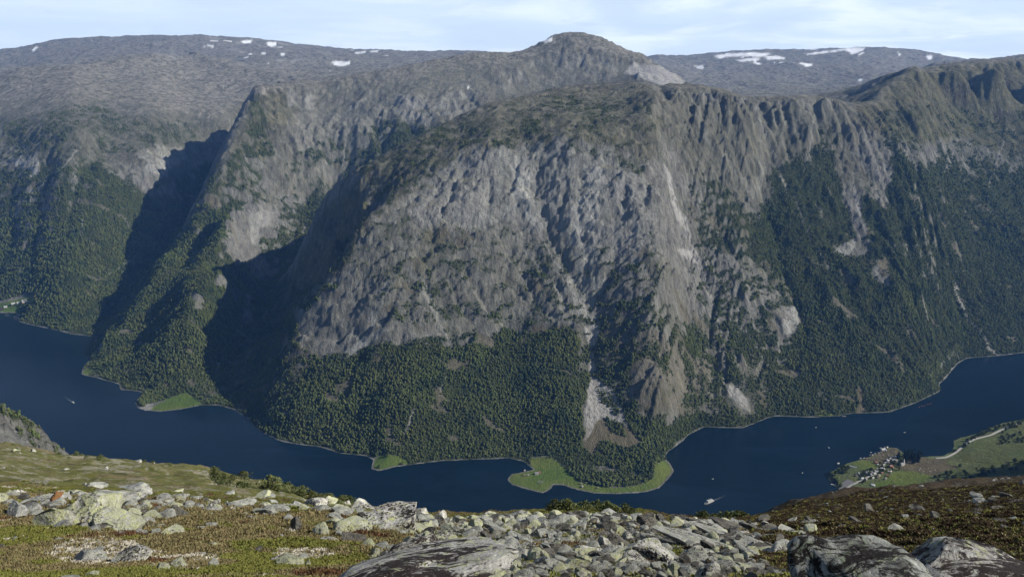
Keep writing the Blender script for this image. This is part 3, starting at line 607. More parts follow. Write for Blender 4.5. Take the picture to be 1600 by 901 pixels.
def cover(x, y, z, sl, fl, land):
    px, py = project(x, y, z)
    n1_ = fbm(x, y, 130, 4, 101); n2_ = fbm(x, y, 35, 3, 131)
    tl = 470 + n1_ * 150 - 60 * sstep(.75, 1.3, sl)
    M = {}
    M['F'] = sstep(40, -40, z - tl) * sstep(1.35, .95, sl + .25 * n2_) * .85
    M['G'] = sstep(520, 700, z + 120 * n1_) * sstep(1.0, .55, sl + .3 * n2_) * .6
    M['B'] = sstep(750, 1000, z + 160 * n1_) * sstep(.75, .35, sl + .3 * n2_) * (.5 + .4 * sstep(4800, 5400, y))
    for k in 'KLSWM': M[k] = np.zeros_like(x)
    jx = fbm(x, y, 60, 4, 151); jy = fbm(x + 999, y, 60, 4, 161)
    for ch, val, rough, poly, (y0, y1) in AREAS:
        sf = .12
        if rough >= 6: rough *= 1.6; sf = .34
        P = np.array(poly); r = rough * 2.2 + 3
        m = (px > P[:, 0].min() - r) & (px < P[:, 0].max() + r) & (py > P[:, 1].min() - r) & (py < P[:, 1].max() + r) & (y > y0) & (y < y1)
        if not m.any(): continue
        d = poly_sd(px[m] + jx[m] * rough, py[m] + jy[m] * rough * .8, poly)
        w = sstep(-sf * rough - .8, sf * rough + .8, d)
        M[ch][m] = M[ch][m] * (1 - w) + val * w
    for ln, wd, st in RIV:
        P = np.array(ln)
        m = (px > P[:, 0].min() - 9) & (px < P[:, 0].max() + 9) & (py > P[:, 1].min() - 9) & (py < P[:, 1].max() + 9) & (y > 1800) & (y < 5600)
        if not m.any(): continue
        d, _ = line_d(px[m] + 2.5 * jx[m] + n2_[m] * 1.5, py[m], ln)
        w = sstep(wd, wd * .35, d) * st
        M['S'][m] = np.maximum(M['S'][m], w); M['F'][m] *= 1 - w
    sn = fbm(x, y, 420, 4, 181) + .5 * fbm(x, y, 90, 3, 185)
    zone = ((px > 250) & (px < 470) & (py < 100)) * .9 + ((px > 1110) & (px < 1300) & (py < 108)) * 1.0 + ((px > 540) & (px < 640) & (py < 90)) * .6
    M['W'] = np.maximum(M['W'], sstep(.86, .96, sn) * zone * (y > 7800))
    M['S'] = np.maximum(M['S'], sstep(.35, .7, fbm(x + 500, y, 300, 4, 191)) * .5 * (y > 7000) * (px > 240) * (px < 520))
    # torrents and gully bottoms are bare, steep crags too
    bare = sstep(55, 190, fl) * sstep(250, 420, z + 100 * n1_) * sstep(7000, 5000, y)
    M['L'] = np.maximum(M['L'], bare * .45)
    M['F'] *= 1 - .55 * bare
    gap = sstep(.50, .80, fbm(x + .8 * y, y * 1.6, 120, 4, 211) + .35 * n2_)
    M['F'] *= 1 - .85 * gap
    M['K'] = np.maximum(M['K'], gap * .55 * (M['F'] > .02) * (z < 620) * (z > 15))
    M['F'] = np.clip(M['F'] + (n2_ * .5 + n1_ * .3) * sstep(.03, .2, M['F']) * sstep(1.0, .85, M['F']), 0, 1)
    soft = 1.0 * ((z < 260) | ((M['F'] > .8) & (px > 1180)))
    M['F'] *= sstep(1.9 + soft, 1.25 + soft, sl)
    sh = sstep(7, 2, land + 5 * n2_ + 3 * n1_) * (z < 6) * (.35 + .65 * sstep(-.3, .4, n1_))
    M['F'] *= sstep(0, 7, land + 5 * n2_); M['sh'] = sh
    M['M'] *= sstep(5, 10, land)
    M['px'] = px; M['py'] = py
    return M
# farm spit cover: near side, colours by field
FARM = [
 ('G',.9,2,[(1290,745),(1300,735),(1360,712),(1400,696),(1412,712),(1490,708),(1490,686),(1600,652),(1900,600),(1900,760),(1600,800),(1300,800)]),
 ('K',.9,1.5,[(1372,727),(1356,720),(1378,703),(1400,698),(1409,706),(1395,717),(1385,724)]),
 ('M',1,1,[(1332,722),(1345,718),(1362,720),(1373,728),(1364,735),(1345,734),(1338,728)]),
 ('K',.9,1.5,[(1408,722),(1440,712),(1470,716),(1500,718),(1502,726),(1480,735),(1462,742),(1440,740),(1418,736),(1406,732)]),
 ('M',1,1,[(1388,742),(1398,736),(1424,735),(1440,739),(1458,744),(1446,752),(1425,762),(1390,772),(1335,792),(1334,776),(1352,762),(1382,748)]),
 ('M',.8,1,[(1490,700),(1510,688),(1530,684),(1528,690),(1510,696),(1496,706)]),
 ('M',.7,1,[(1535,684),(1560,682),(1556,689),(1538,688)]),
 ('M',.7,1,[(1480,718),(1500,720),(1522,726),(1505,730),(1480,724)]),
 ('M',.6,1,[(1440,712),(1466,712),(1470,716),(1450,716)]),
 ('M',.7,1,[(1466,714),(1490,708),(1492,712),(1476,718)]),
]
def farm_cover(M, x, y, z, land):
    m0 = (y < np.interp(x, [q[0] for q in shore_near], [q[1] + 40 for q in shore_near])) & (y > 1500) & (x > 500)
    M['F'][m0] = M['F'][m0] * sstep(60, 130, z[m0]) ; M['G'][m0] = 1.0; M['B'][m0] = .3 * sstep(60, 200, z[m0]); M['M'][m0] = .55 * sstep(110, 40, z[m0])
    j = fbm(x, y, 30, 3, 301)
    for ch, val, r, poly in FARM:
        d = poly_sd(M['px'][m0] + j[m0] * r, M['py'][m0] + j[m0] * r * .6, poly)
        w = sstep(-.5, .5, d)
        M[ch][m0] = M[ch][m0] * (1 - w) + val * w
        if ch == 'K': M['M'][m0] *= 1 - w
        if ch in 'MK': M['G'][m0] *= 1 - w; M['F'][m0] *= 1 - w
        if ch == 'M': M['K'][m0] *= 1 - w

# ---------------------------------------------------------------- mesh of the country
qs = np.r_[-np.geomspace(3.2, .76, 26), np.linspace(-.745, .745, 990), np.geomspace(.76, 3.2, 26)]
Ys = np.r_[np.linspace(300, 1200, 26)[:-1], np.linspace(1200, 1340, 36)[:-1], np.linspace(1340, 1790, 40)[:-1],
           np.exp(np.linspace(math.log(1790), math.log(2900), 330))[:-1], np.exp(np.linspace(math.log(2900), math.log(4900), 300))[:-1],
           np.exp(np.linspace(math.log(4900), math.log(7200), 70))[:-1], np.exp(np.linspace(math.log(7200), math.log(12600), 75))]
Q, YY = np.meshgrid(qs, Ys); XX = Q * YY
ZZ, FL, LD = height(XX, YY, True)
# crag and ledge relief finer than the erosion grid
d1 = np.gradient(ZZ, axis=0) / np.gradient(YY, axis=0)
d2 = np.gradient(ZZ, axis=1) / np.gradient(XX, axis=1); d1 = d1 - d2 * Q
SL = np.hypot(d1, d2); SLs = blur(SL, 2)
rk = sstep(.62, 1.0, SLs) * sstep(20, 80, ZZ) * (1 - .6 * sstep(1500, 1900, XX + .3 * (YY - 3500)) * sstep(560, 720, ZZ))
hi = sstep(250, 420, ZZ + 60 * fbm(XX, YY, 200, 2, 3))
wxx = XX + 12 * fbm(XX, YY, 70, 3, 401)
flu = sstep(560, 900, XX - .25 * (YY - 3000)) * sstep(1900, 1500, XX); sy = YY * (2.4 - 1.2 * flu)
crag = facets(wxx + .3 * sy, sy, 34, 411) * 7.5 + facets(wxx - .5 * sy, sy, 17, 413) * 5 + np.abs(fbm(wxx - .8 * sy, sy * .6, 70, 4, 415, .6)) * 7 + fbm(wxx, sy, 11, 3, 421, .6) * 3.2
ledge = np.abs(((ZZ + 14 * fbm(XX, YY, 180, 3, 431)) / 42.0) % 1 - .5) * 2
ZZ = ZZ + rk * (.35 + .65 * hi) * (crag + (ledge - .5) * 5) + (1 - rk) * sstep(10, 90, ZZ) * (fbm(XX, YY, 24, 3, 441) * 1.6 + fbm(XX, YY, 90, 3, 451) * 4 * sstep(500, 800, ZZ))
d1 = np.gradient(ZZ, axis=0) / np.gradient(YY, axis=0); d2 = np.gradient(ZZ, axis=1) / np.gradient(XX, axis=1); d1 = d1 - d2 * Q
SL = np.hypot(d1, d2)
CV = cover(XX, YY, ZZ, blur(SL, 1), FL, LD)
farm_cover(CV, XX, YY, ZZ, LD)
print('cover', time.time() - T0)
nr, nc = XX.shape
NW = np.stack([XX, YY, ZZ], -1).astype(np.float32).reshape(-1, 3)
ia = np.arange(nr * nc).reshape(nr, nc)
quads = np.stack([ia[:-1, :-1], ia[:-1, 1:], ia[1:, 1:], ia[1:, :-1]], -1)
fcx = XX[:-1, :-1]; fcy = YY[:-1, :-1]
deep = (np.maximum.reduce([LD[:-1, :-1], LD[1:, 1:], LD[:-1, 1:], LD[1:, :-1]]) < -30)
# territories
valley = [atZ(350,636)[:2], (-1010,2740), atY(385,530,3060)[:2], atY(408,470,3400)[:2], atY(433,420,3700)[:2], atY(472,352,4060)[:2], pxrow(520,4250,500)[:2], pxrow(700,4100,720)[:2], pxrow(900,4500,900)[:2], pxrow(1000,4450,900)[:2], pxrow(1100,4300,900)[:2]]
side = [atZ(150,520)[:2], atY(175,505,3430)[:2], atY(232,430,3880)[:2], atY(290,352,4450)[:2], atY(330,280,4950)[:2], pxrow(410,5800,820)[:2], pxrow(450,6200,900)[:2]]
split_r = [pxrow(1340,4300,900)[:2], pxrow(1378,3650,900)[:2], atY(1395,285,3370)[:2], atY(1465,400,3080)[:2], atY(1530,500,2990)[:2], atZ(1556,552)[:2]]
R_dome = valley + [split_r[0]] + split_r[1:] + [(2300, 2000), (900, 1750), (-1300, 1750)]
R_spur = list(reversed(side)) + [(-3900, 3000), (-1500, 2400)] + valley + [pxrow(1130,5000,900)[:2], pxrow(1060,6800,1000)[:2], pxrow(760,6800,1000)[:2], pxrow(600,6600,1000)[:2]]
R_left = side + [pxrow(470,7600,1000)[:2], (-12000, 7600), (-16000, 3900), (-5000, 3400)]
R_right = split_r + [(2300, 2800), (16000, 2800), (16000, 6600), pxrow(1400,6600,1000)[:2]]
reg = np.full(fcx.shape, 4)
for k, P in ((3, R_left), (2, R_spur), (5, R_right), (1, R_dome)):
    Pn = np.array(P); m = (fcx > Pn[:, 0].min()) & (fcx < Pn[:, 0].max()) & (fcy > Pn[:, 1].min()) & (fcy < Pn[:, 1].max())
    s = poly_sd(fcx[m], fcy[m], P) > 0
    t = reg[m]; t[s] = k; reg[m] = t
shore_mid = np.interp(fcx[0] * 0 + 0, [0, 1], [0, 1])
_ns = np.array(shore_near); _far = np.array(shore_far)
near_edge = np.interp(fcx, _ns[:, 0], _ns[:, 1] + 40)
reg[(fcy < near_edge) & (fcy < 2750)] = 0
reg[(reg == 0) & (fcx > 560) & (fcy > 1640)] = 6
REG = {0: 'mountainside', 1: 'dome_mountain', 2: 'mountain_spur', 3: 'mountain', 4: 'plateau', 5: 'mountain', 6: 'farmland'}
mats = {}
def new_mesh(name, verts, faces, mat=None, smooth=True, attrs=None):
    me = bpy.data.meshes.new(name)
    faces = np.asarray(faces, np.int32); nf, k = faces.shape
    me.vertices.add(len(verts)); me.vertices.foreach_set('co', np.asarray(verts, np.float32).ravel())
    me.loops.add(nf * k); me.loops.foreach_set('vertex_index', faces.ravel())
    me.polygons.add(nf); me.polygons.foreach_set('loop_start', np.arange(0, nf * k, k, dtype=np.int32))
    me.polygons.foreach_set('use_smooth', np.full(nf, smooth))
    me.update(calc_edges=True)
    for an, arr in (attrs or {}).items():
        a = me.color_attributes.new(an, 'FLOAT_COLOR', 'POINT'); a.data.foreach_set('color', np.ascontiguousarray(arr, np.float32).ravel())
    if mat: me.materials.append(mat)
    return me
def link(name, me, parent=None, **props):
    o = bpy.data.objects.new(name, me); COL.objects.link(o)
    if parent: o.parent = parent
    for k, v in props.items(): o[k] = v
    return o

# ---------------------------------------------------------------- materials
def mat_new(name, rough=.9, spec=.2):
    m = bpy.data.materials.new(name); m.use_nodes = True; t = m.node_tree
    b = t.nodes['Principled BSDF']; b.inputs['Roughness'].default_value = rough; b.inputs['Specular IOR Level'].default_value = spec
    return m, t, b
def mixc(t, fac, a, b, blend='MIX'):
    n = t.nodes.new('ShaderNodeMixRGB'); n.blend_type = blend
    for s, v in ((0, fac), (1, a), (2, b)):
        if isinstance(v, bpy.types.NodeSocket): t.links.new(v, n.inputs[s])
        elif s == 0: n.inputs[0].default_value = v
        else: n.inputs[s].default_value = (*v, 1) if len(v) == 3 else v
    return n.outputs[0]
def noise(t, vec, scale, detail=5, rough=.6, dist=0.0):
    n = t.nodes.new('ShaderNodeTexNoise'); n.inputs['Scale'].default_value = scale; n.inputs['Detail'].default_value = detail
    n.inputs['Roughness'].default_value = rough; n.inputs['Distortion'].default_value = dist; t.links.new(vec, n.inputs['Vector']); return n.outputs['Fac']
def rng(t, v, a, b, c=0.0, d=1.0):
    n = t.nodes.new('ShaderNodeMapRange'); t.links.new(v, n.inputs[0])
    for i, q in enumerate((a, b, c, d)): n.inputs[i + 1].default_value = q
    return n.outputs[0]
def mul(t, a, b, op='MULTIPLY'):
    n = t.nodes.new('ShaderNodeMath'); n.operation = op
    for i, v in enumerate((a, b)):
        if isinstance(v, bpy.types.NodeSocket): t.links.new(v, n.inputs[i])
        else: n.inputs[i].default_value = v
    return n.outputs[0]
def objvec(t, scale=(1, 1, 1)):
    c = t.nodes.new('ShaderNodeTexCoord'); m = t.nodes.new('ShaderNodeMapping'); m.inputs['Scale'].default_value = scale
    t.links.new(c.outputs['Object'], m.inputs['Vector']); return m.outputs[0]
def bump(t, b, h, strength, dist):
    n = t.nodes.new('ShaderNodeBump'); n.inputs['Strength'].default_value = strength; n.inputs['Distance'].default_value = dist
    t.links.new(h, n.inputs['Height']); t.links.new(n.outputs[0], b.inputs['Normal'])

mt, t, b = mat_new('mountain_ground', .95, .1)
at = t.nodes.new('ShaderNodeAttribute'); at.attribute_name = 'cover_a'; sa = t.nodes.new('ShaderNodeSeparateColor'); t.links.new(at.outputs['Color'], sa.inputs[0])
at2 = t.nodes.new('ShaderNodeAttribute'); at2.attribute_name = 'cover_b'; sb = t.nodes.new('ShaderNodeSeparateColor'); t.links.new(at2.outputs['Color'], sb.inputs[0])
V = objvec(t); Vs = objvec(t, (1, .8, .35))
nb = noise(t, V, .006, 6, .6); nm = noise(t, Vs, .03, 6, .65, .6); nf = noise(t, Vs, .12, 5, .7)
nmm = rng(t, nm, .3, .7); nff = rng(t, nf, .32, .68); nbb = rng(t, nb, .35, .65)
rock = mixc(t, nmm, (.092, .094, .084), (.215, .216, .194))
rock = mixc(t, mul(t, nbb, .5), rock, (.140, .136, .108))
rock = mixc(t, mul(t, nff, .35), rock, (.26, .25, .235))
strk = noise(t, objvec(t, (1, .25, .16)), .05, 6, .75, .8)
rock = mixc(t, rng(t, strk, .50, .64, 0, .75), rock, (.052, .050, .050))
rock = mixc(t, rng(t, strk, .46, .34, 0, .5), rock, (.30, .29, .27))
fr = noise(t, objvec(t, (1, .7, .6)), .30, 4, .7)
rock = mixc(t, rng(t, fr, .55, .66, 0, .6), rock, (.050, .049, .048)); rock = mixc(t, rng(t, fr, .44, .34, 0, .45), rock, (.33, .32, .30))
rock = mixc(t, mul(t, rng(t, nb, .5, .62), rng(t, nf, .48, .58, 0, .75)), rock, (.070, .078, .034))
pale = mixc(t, nmm, (.225, .226, .208), (.47, .47, .44)); pale = mixc(t, rng(t, fr, .52, .64, 0, .7), pale, (.09, .088, .085)); pale = mixc(t, rng(t, strk, .54, .66, 0, .6), pale, (.10, .098, .095))
c = mixc(t, sa.outputs['Green'], rock, pale)
olive = mixc(t, nmm, (.050, .055, .024), (.135, .124, .058)); olive = mixc(t, mul(t, rng(t, nb, .50, .60), .8), olive, (.045, .040, .026))
brown = mixc(t, nmm, (.160, .150, .126), (.30, .285, .248))
tan = mixc(t, nmm, (.085, .072, .040), (.155, .132, .078))
hj = rng(t, nf, .38, .56)
c = mixc(t, mul(t, sa.outputs['Blue'], rng(t, nf, .40, .54, .35, 1)), c, olive)
c = mixc(t, mul(t, at.outputs['Alpha'], rng(t, nm, .40, .56, .2, 1)), c, brown)
c = mixc(t, sb.outputs['Blue'], c, tan)
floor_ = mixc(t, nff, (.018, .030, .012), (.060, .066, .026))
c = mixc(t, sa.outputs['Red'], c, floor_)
c = mixc(t, mul(t, sb.outputs['Green'], rng(t, nf, .36, .5, .55, 1)), c, mixc(t, nff, (.26, .255, .245), (.44, .43, .41)))
mead = mixc(t, rng(t, nb, .4, .6), (.085, .150, .024), (.140, .180, .040))
c = mixc(t, sb.outputs['Red'], c, mixc(t, mul(t, nff, .5), mead, (.10, .10, .045)))
c = mixc(t, at2.outputs['Alpha'], c, (.86, .88, .90))
t.links.new(c, b.inputs['Base Color'])
bump(t, b, mul(t, mul(t, fr, .8), mul(t, nf, mul(t, nm, 2.0), 'ADD'), 'ADD'), .9, 8.0)
MG = mt
A = np.stack([CV['F'], CV['L'], CV['G'], CV['B']], -1).reshape(-1, 4)
Bm = np.stack([CV['M'], np.maximum(CV['S'], CV['sh'] * .38), CV['K'], CV['W']], -1).reshape(-1, 4)
LAB = {}
k_done = {}
for k in (1, 2, 3, 5, 4, 0, 6):
    sel = (reg == k) & ~deep
    fq = quads[sel]
    if k == 0: fq = fq  # near slope, mostly out of view
    used, inv = np.unique(fq, return_inverse=True)
    me = new_mesh(REG[k], NW[used], inv.reshape(-1, 4), MG, True, {'cover_a': A[used], 'cover_b': Bm[used]})
    link(REG[k], me, kind='structure')
print('terrain', time.time() - T0, 'quads', int((~deep).sum()))

# ---------------------------------------------------------------- fjord
mw, t, b = mat_new('fjord_water', .12, .5)
V = objvec(t)
c = mixc(t, rng(t, noise(t, V, .0016, 3, .5), .35, .65), (.0015, .0075, .015), (.0025, .010, .019))
c = mixc(t, rng(t, noise(t, objvec(t, (.35, 1, 1)), .006, 4, .6, .6), .45, .68, 0, .8), c, (.0042, .0145, .027))
t.links.new(c, b.inputs['Base Color']); b.inputs['IOR'].default_value = 1.33; b.inputs['Specular IOR Level'].default_value = .12
w1 = noise(t, V, .05, 4, .6); w2 = noise(t, V, .35, 3, .6)
bump(t, b, mul(t, w1, w2, 'ADD'), .35, .35)
wl = np.array([(-16000, 800, 0), (16000, 800, 0), (16000, 5200, 0), (-16000, 5200, 0)], float)
link('water', new_mesh('water', wl, [[0, 1, 2, 3]], mw), kind='structure')

# ---------------------------------------------------------------- haze
mh = bpy.data.materials.new('haze'); mh.use_nodes = True; t = mh.node_tree; t.nodes.clear()
pv = t.nodes.new('ShaderNodeVolumePrincipled'); pv.inputs['Color'].default_value = (.17, .42, 1.0, 1); pv.inputs['Density'].default_value = HAZE
pv.inputs['Anisotropy'].default_value = 0.1
oo = t.nodes.new('ShaderNodeOutputMaterial'); t.links.new(pv.outputs[0], oo.inputs['Volume'])
def haze_box():
    x0, x1, y0, y1, z0, z1 = -42000, 42000, -3500, 14500, -12, 1900
    v = [(x, y, z) for z in (z0, z1) for y in (y0, y1) for x in (x0, x1)]
    f = [[0, 2, 3, 1], [4, 5, 7, 6], [0, 1, 5, 4], [2, 6, 7, 3], [0, 4, 6, 2], [1, 3, 7, 5]]
    return link('haze', new_mesh('haze', v, f, mh, False), kind='stuff')

# ================================================================ FOREST AND TREES
def ico(sub):
    bm = bmesh.new(); bmesh.ops.create_icosphere(bm, subdivisions=sub, radius=1.0)
    v = np.array([x.co[:] for x in bm.verts]); f = np.array([[q.index for q in p.verts] for p in bm.faces]); bm.free(); return v, f
ICO = {k: ico(k) for k in (1, 2, 3, 4)}
def join(parts):
    vs, fs, o = [], [], 0
    for v, f in parts:
        vs.append(v); fs.append(np.asarray(f) + o); o += len(v)
    return np.concatenate(vs), np.concatenate(fs)
def tube(p0, p1, r0, r1, n=5):
    p0 = np.array(p0, float); p1 = np.array(p1, float); d = p1 - p0; d /= np.linalg.norm(d) + 1e-9
    a = np.cross(d, [0.3, 0.9, 0.1]); a /= np.linalg.norm(a); b = np.cross(d, a)
    th = np.arange(n) / n * 2 * math.pi
    ring = np.cos(th)[:, None] * a + np.sin(th)[:, None] * b
    v = np.r_[p0 + ring * r0, p1 + ring * r1]
    f = []
    for i in range(n):
        j = (i + 1) % n; f += [[i, j, n + j], [i, n + j, n + i]]
    return v, np.array(f)
def crown_blobs(rg, h, r, n, base=.35, sub=1):
    out = []
    for i in range(n):
        v, f = ICO[sub]; a = rg.random() * 6.28; zz = base + (1 - base) * (i + .5) / n; rr = r * (.25 + .5 * rg.random()) * math.sin(math.pi * min(.95, max(.15, zz)))
        s = r * (.45 + .3 * rg.random())
        vv = v * (1 + (rg.random((len(v), 1)) - .5) * .55) * np.array([s, s, s * .8]) + np.array([math.cos(a) * rr, math.sin(a) * rr, h * zz - s * .3])
        out.append((vv, f))
    return out
def crown_leaves(rg, h, r, n, size, base=.25, shape='round'):
    """many small bent leaf sprays spread through the crown's volume"""
    u = rg.random(n); ang = rg.random(n) * 6.283
    zz = base + (1 - base) * rg.random(n)
    prof = np.sin(math.pi * np.clip((zz - base) / (1 - base) * .86 + .12, 0, 1)) if shape == 'round' else (1.02 - (zz - base) / (1 - base)) ** .85
    lump = 1 + .28 * np.sin(ang * 3 + zz * 9) + .2 * np.sin(ang * 5 - zz * 14)
    rr = r * prof * lump * u ** .4
    c = np.c_[np.cos(ang) * rr, np.sin(ang) * rr, zz * h]
    d1 = rg.normal(size=(n, 3)); d1 /= np.linalg.norm(d1, axis=1)[:, None]; d2 = np.cross(d1, rg.normal(size=(n, 3))); d2 /= np.linalg.norm(d2, axis=1)[:, None]
    s = size * (.6 + .8 * rg.random((n, 1)))
    if shape != 'round': d1[:, 2] -= .6
    v = np.stack([c - d1 * s, c + d2 * s * .6, c + d1 * s, c - d2 * s * .6], 1).reshape(-1, 3)
    i = np.arange(n)[:, None] * 4
    f = np.concatenate([i + np.array([0, 1, 2]), i + np.array([0, 2, 3])])
    return v, f
def leaf_mat(name, c1, c2, scale=.35, rough=.8, patch=False):
    m, t, b = mat_new(name, rough, .15)
    oi = t.nodes.new('ShaderNodeObjectInfo'); V = objvec(t)
    n = noise(t, V, scale, 3, .6)
    c = mixc(t, rng(t, n, .3, .7), c1, c2)
    if patch:
        c = mixc(t, rng(t, noise(t, oi.outputs['Location'], .006, 4, .65), .44, .62, 0, .7), c, (.090, .104, .036)); c = mixc(t, rng(t, noise(t, oi.outputs['Location'], .011, 3, .6), .52, .64, 0, .7), c, (.022, .040, .018))
    hsv = t.nodes.new('ShaderNodeHueSaturation'); t.links.new(c, hsv.inputs['Color'])
    t.links.new(rng(t, oi.outputs['Random'], 0, 1, .72, 1.28), hsv.inputs['Value'])
    r2 = mul(t, oi.outputs['Random'], 7.13); fr = mul(t, r2, 1.0, 'MODULO')
    t.links.new(rng(t, fr, 0, 1, .478, .512), hsv.inputs['Hue'])
    t.links.new(hsv.outputs[0], b.inputs['Base Color'])
    return m
M_LEAF = leaf_mat('birch_leaves', (.050, .072, .024), (.110, .132, .042), patch=True)
M_PINE = leaf_mat('conifer_needles', (.022, .042, .017), (.048, .076, .028))
M_BARK, _t, _b = mat_new('bark', .9, .2); _b.inputs['Base Color'].default_value = (.10, .085, .07, 1)
templates = []
rg = np.random.default_rng(21)
for i in range(5):
    v, f = join([tube((0, 0, -.25), (0, 0, .5), .035, .02, 3)] + crown_blobs(rg, 1.0, .40, 6 + i % 3, .18))
    templates.append(bpy.data.objects.new('broadleaf_tree', new_mesh('broadleaf_tree', v, f, M_LEAF, False)))
for i in range(2):
    pr = [tube((0, 0, -.2), (0, 0, .3), .03, .02, 3)]
    for k in range(4):
        n = 7; z0 = .12 + k * .2; rr = .25 - k * .052; th = np.arange(n) / n * 6.283 + rg.random()
        v = np.r_[np.c_[np.cos(th) * rr * (.8 + .4 * rg.random(n)), np.sin(th) * rr * (.8 + .4 * rg.random(n)), z0 + rg.random(n) * .05], [[0, 0, z0 + .34]]]
        pr.append((v, np.array([[j, (j + 1) % n, n] for j in range(n)])))
    v, f = join(pr); templates.append(bpy.data.objects.new('conifer_tree', new_mesh('conifer_tree', v, f, M_PINE, False)))

def scatter_object(name, pts, scl, rot, idx, temps, **props):
    """one object whose geometry nodes set the given templates on its points"""
    me = bpy.data.meshes.new(name); me.vertices.add(len(pts)); me.vertices.foreach_set('co', np.asarray(pts, np.float32).ravel())
    for nm, ty, arr in (('tsize', 'FLOAT', scl), ('trot', 'FLOAT', rot), ('tkind', 'INT', idx)):
        a = me.attributes.new(nm, ty, 'POINT'); a.data.foreach_set('value', np.asarray(arr, np.int32 if ty == 'INT' else np.float32))
    o = link(name, me, **props)
    ng = bpy.data.node_groups.new(name, 'GeometryNodeTree')
    ng.interface.new_socket('Geometry', in_out='INPUT', socket_type='NodeSocketGeometry'); ng.interface.new_socket('Geometry', in_out='OUTPUT', socket_type='NodeSocketGeometry')
    gi = ng.nodes.new('NodeGroupInput'); go = ng.nodes.new('NodeGroupOutput')
    jn = ng.nodes.new('GeometryNodeGeometryToInstance') 
    for T in temps:
        oi = ng.nodes.new('GeometryNodeObjectInfo'); oi.inputs['Object'].default_value = T; oi.inputs['As Instance'].default_value = True
        ng.links.new(oi.outputs['Geometry'], jn.inputs[0])
    # separate copies so that each template can be picked
    ng.nodes.remove(jn)
    jo = ng.nodes.new('GeometryNodeJoinGeometry')
    def attr(n_, ty):
        a = ng.nodes.new('GeometryNodeInputNamedAttribute'); a.data_type = ty; a.inputs['Name'].default_value = n_; return a
    ak = attr('tkind', 'INT'); as_ = attr('tsize', 'FLOAT'); ar = attr('trot', 'FLOAT')
    cx = ng.nodes.new('ShaderNodeCombineXYZ'); ng.links.new(ar.outputs['Attribute'], cx.inputs[2])
    k = 0
    for n_ in [q for q in ng.nodes if q.bl_idname == 'GeometryNodeObjectInfo']:
        cp = ng.nodes.new('FunctionNodeCompare'); cp.data_type = 'INT'; cp.operation = 'EQUAL'; ng.links.new(ak.outputs['Attribute'], cp.inputs[2]); cp.inputs[3].default_value = k; k += 1
        ip = ng.nodes.new('GeometryNodeInstanceOnPoints'); ng.links.new(gi.outputs[0], ip.inputs['Points']); ng.links.new(cp.outputs[0], ip.inputs['Selection'])
        ng.links.new(n_.outputs['Geometry'], ip.inputs['Instance']); ng.links.new(as_.outputs['Attribute'], ip.inputs['Scale']); ng.links.new(cx.outputs[0], ip.inputs['Rotation'])
        ng.links.new(ip.outputs[0], jo.inputs[0])
    ng.links.new(jo.outputs[0], go.inputs[0])
    md = o.modifiers.new('scatter', 'NODES'); md.node_group = ng
    return o
# how many trees stand on each patch of the country
P4 = np.stack([XX, YY, ZZ], -1)
e1 = P4[:-1, 1:] - P4[:-1, :-1]; e2 = P4[1:, :-1] - P4[:-1, :-1]
area = np.linalg.norm(np.cross(e1, e2), axis=-1)
Fm = (CV['F'][:-1, :-1] + CV['F'][1:, 1:]) / 2
pxq = CV['px'][:-1, :-1]
yq = YY[:-1, :-1]
seen = (pxq > -60) & (pxq < 1660) & (yq < 5300) & (ZZ[:-1, :-1] > .8) & (reg != 4)
seen &= (reg != 0) | ((yq < 1700) & (yq > 1100) & (pxq < 200))
dens = np.where(yq < 2700, 1 / 25., np.where(yq < 3500, 1 / 34., 1 / 60.))
dens = np.where(reg == 0, 1 / 40., dens)
lam = area * dens * sstep(.12, .75, Fm) * seen
cnt = RNG.poisson(lam); tot = int(cnt.sum())
print('trees', tot, 'forest km2', float((area * (Fm > .5) * seen).sum() / 1e6))
ci = np.repeat(np.flatnonzero(cnt.ravel()), cnt.ravel()[cnt.ravel() > 0])
ri, cj = np.unravel_index(ci, cnt.shape)
a_, b_ = RNG.random(len(ri))[:, None], RNG.random(len(ri))[:, None]
pts = P4[ri, cj] * (1 - a_) * (1 - b_) + P4[ri, cj + 1] * a_ * (1 - b_) + P4[ri + 1, cj] * (1 - a_) * b_ + P4[ri + 1, cj + 1] * a_ * b_
yt = pts[:, 1]; big = fbm(pts[:, 0], pts[:, 1], 150, 3, 501)
sz = (4.6 + 6.5 * RNG.random(len(ri)) ** 2.2 + 2.6 * big - 2.5 * sstep(250, 550, pts[:, 2])) * np.where(yt > 3500, 1.3, 1.0) * np.clip(.62 + .5 * Fm[ri, cj], .5, 1)
sz = np.clip(sz, 2.4, 18) * np.where(yt < 2100, 1.15, 1)
con = (fbm(pts[:, 0], pts[:, 1], 220, 3, 511) + .25 * RNG.normal(size=len(ri)) >.8)
idx = np.where(con, 5 + RNG.integers(0, 2, len(ri)), RNG.integers(0, 5, len(ri)))
trr = reg[ri, cj]
for k, nm in ((1, 'forest'), (2, 'forest'), (3, 'forest'), (5, 'forest'), (0, 'forest'), (6, 'forest')):
    m = trr == k
    if m.sum() < 3: continue
    scatter_object(nm, pts[m] - np.array([0, 0, .3]), sz[m], RNG.random(m.sum()) * 6.28, idx[m], templates, kind='stuff')
print('forest', time.time() - T0)
def ground_at(px, py, lift=0.0, y0=1000, y1=6000):
    t = float(tdep(py)); Y = np.arange(y0, y1, 3.0); X = xof(px, py, Y); z = H - t * Y
    h = np.maximum(height(X, Y), 0.0); k = int(np.argmax(h >= z))
    return float(X[k]), float(Y[k]), float(h[k])
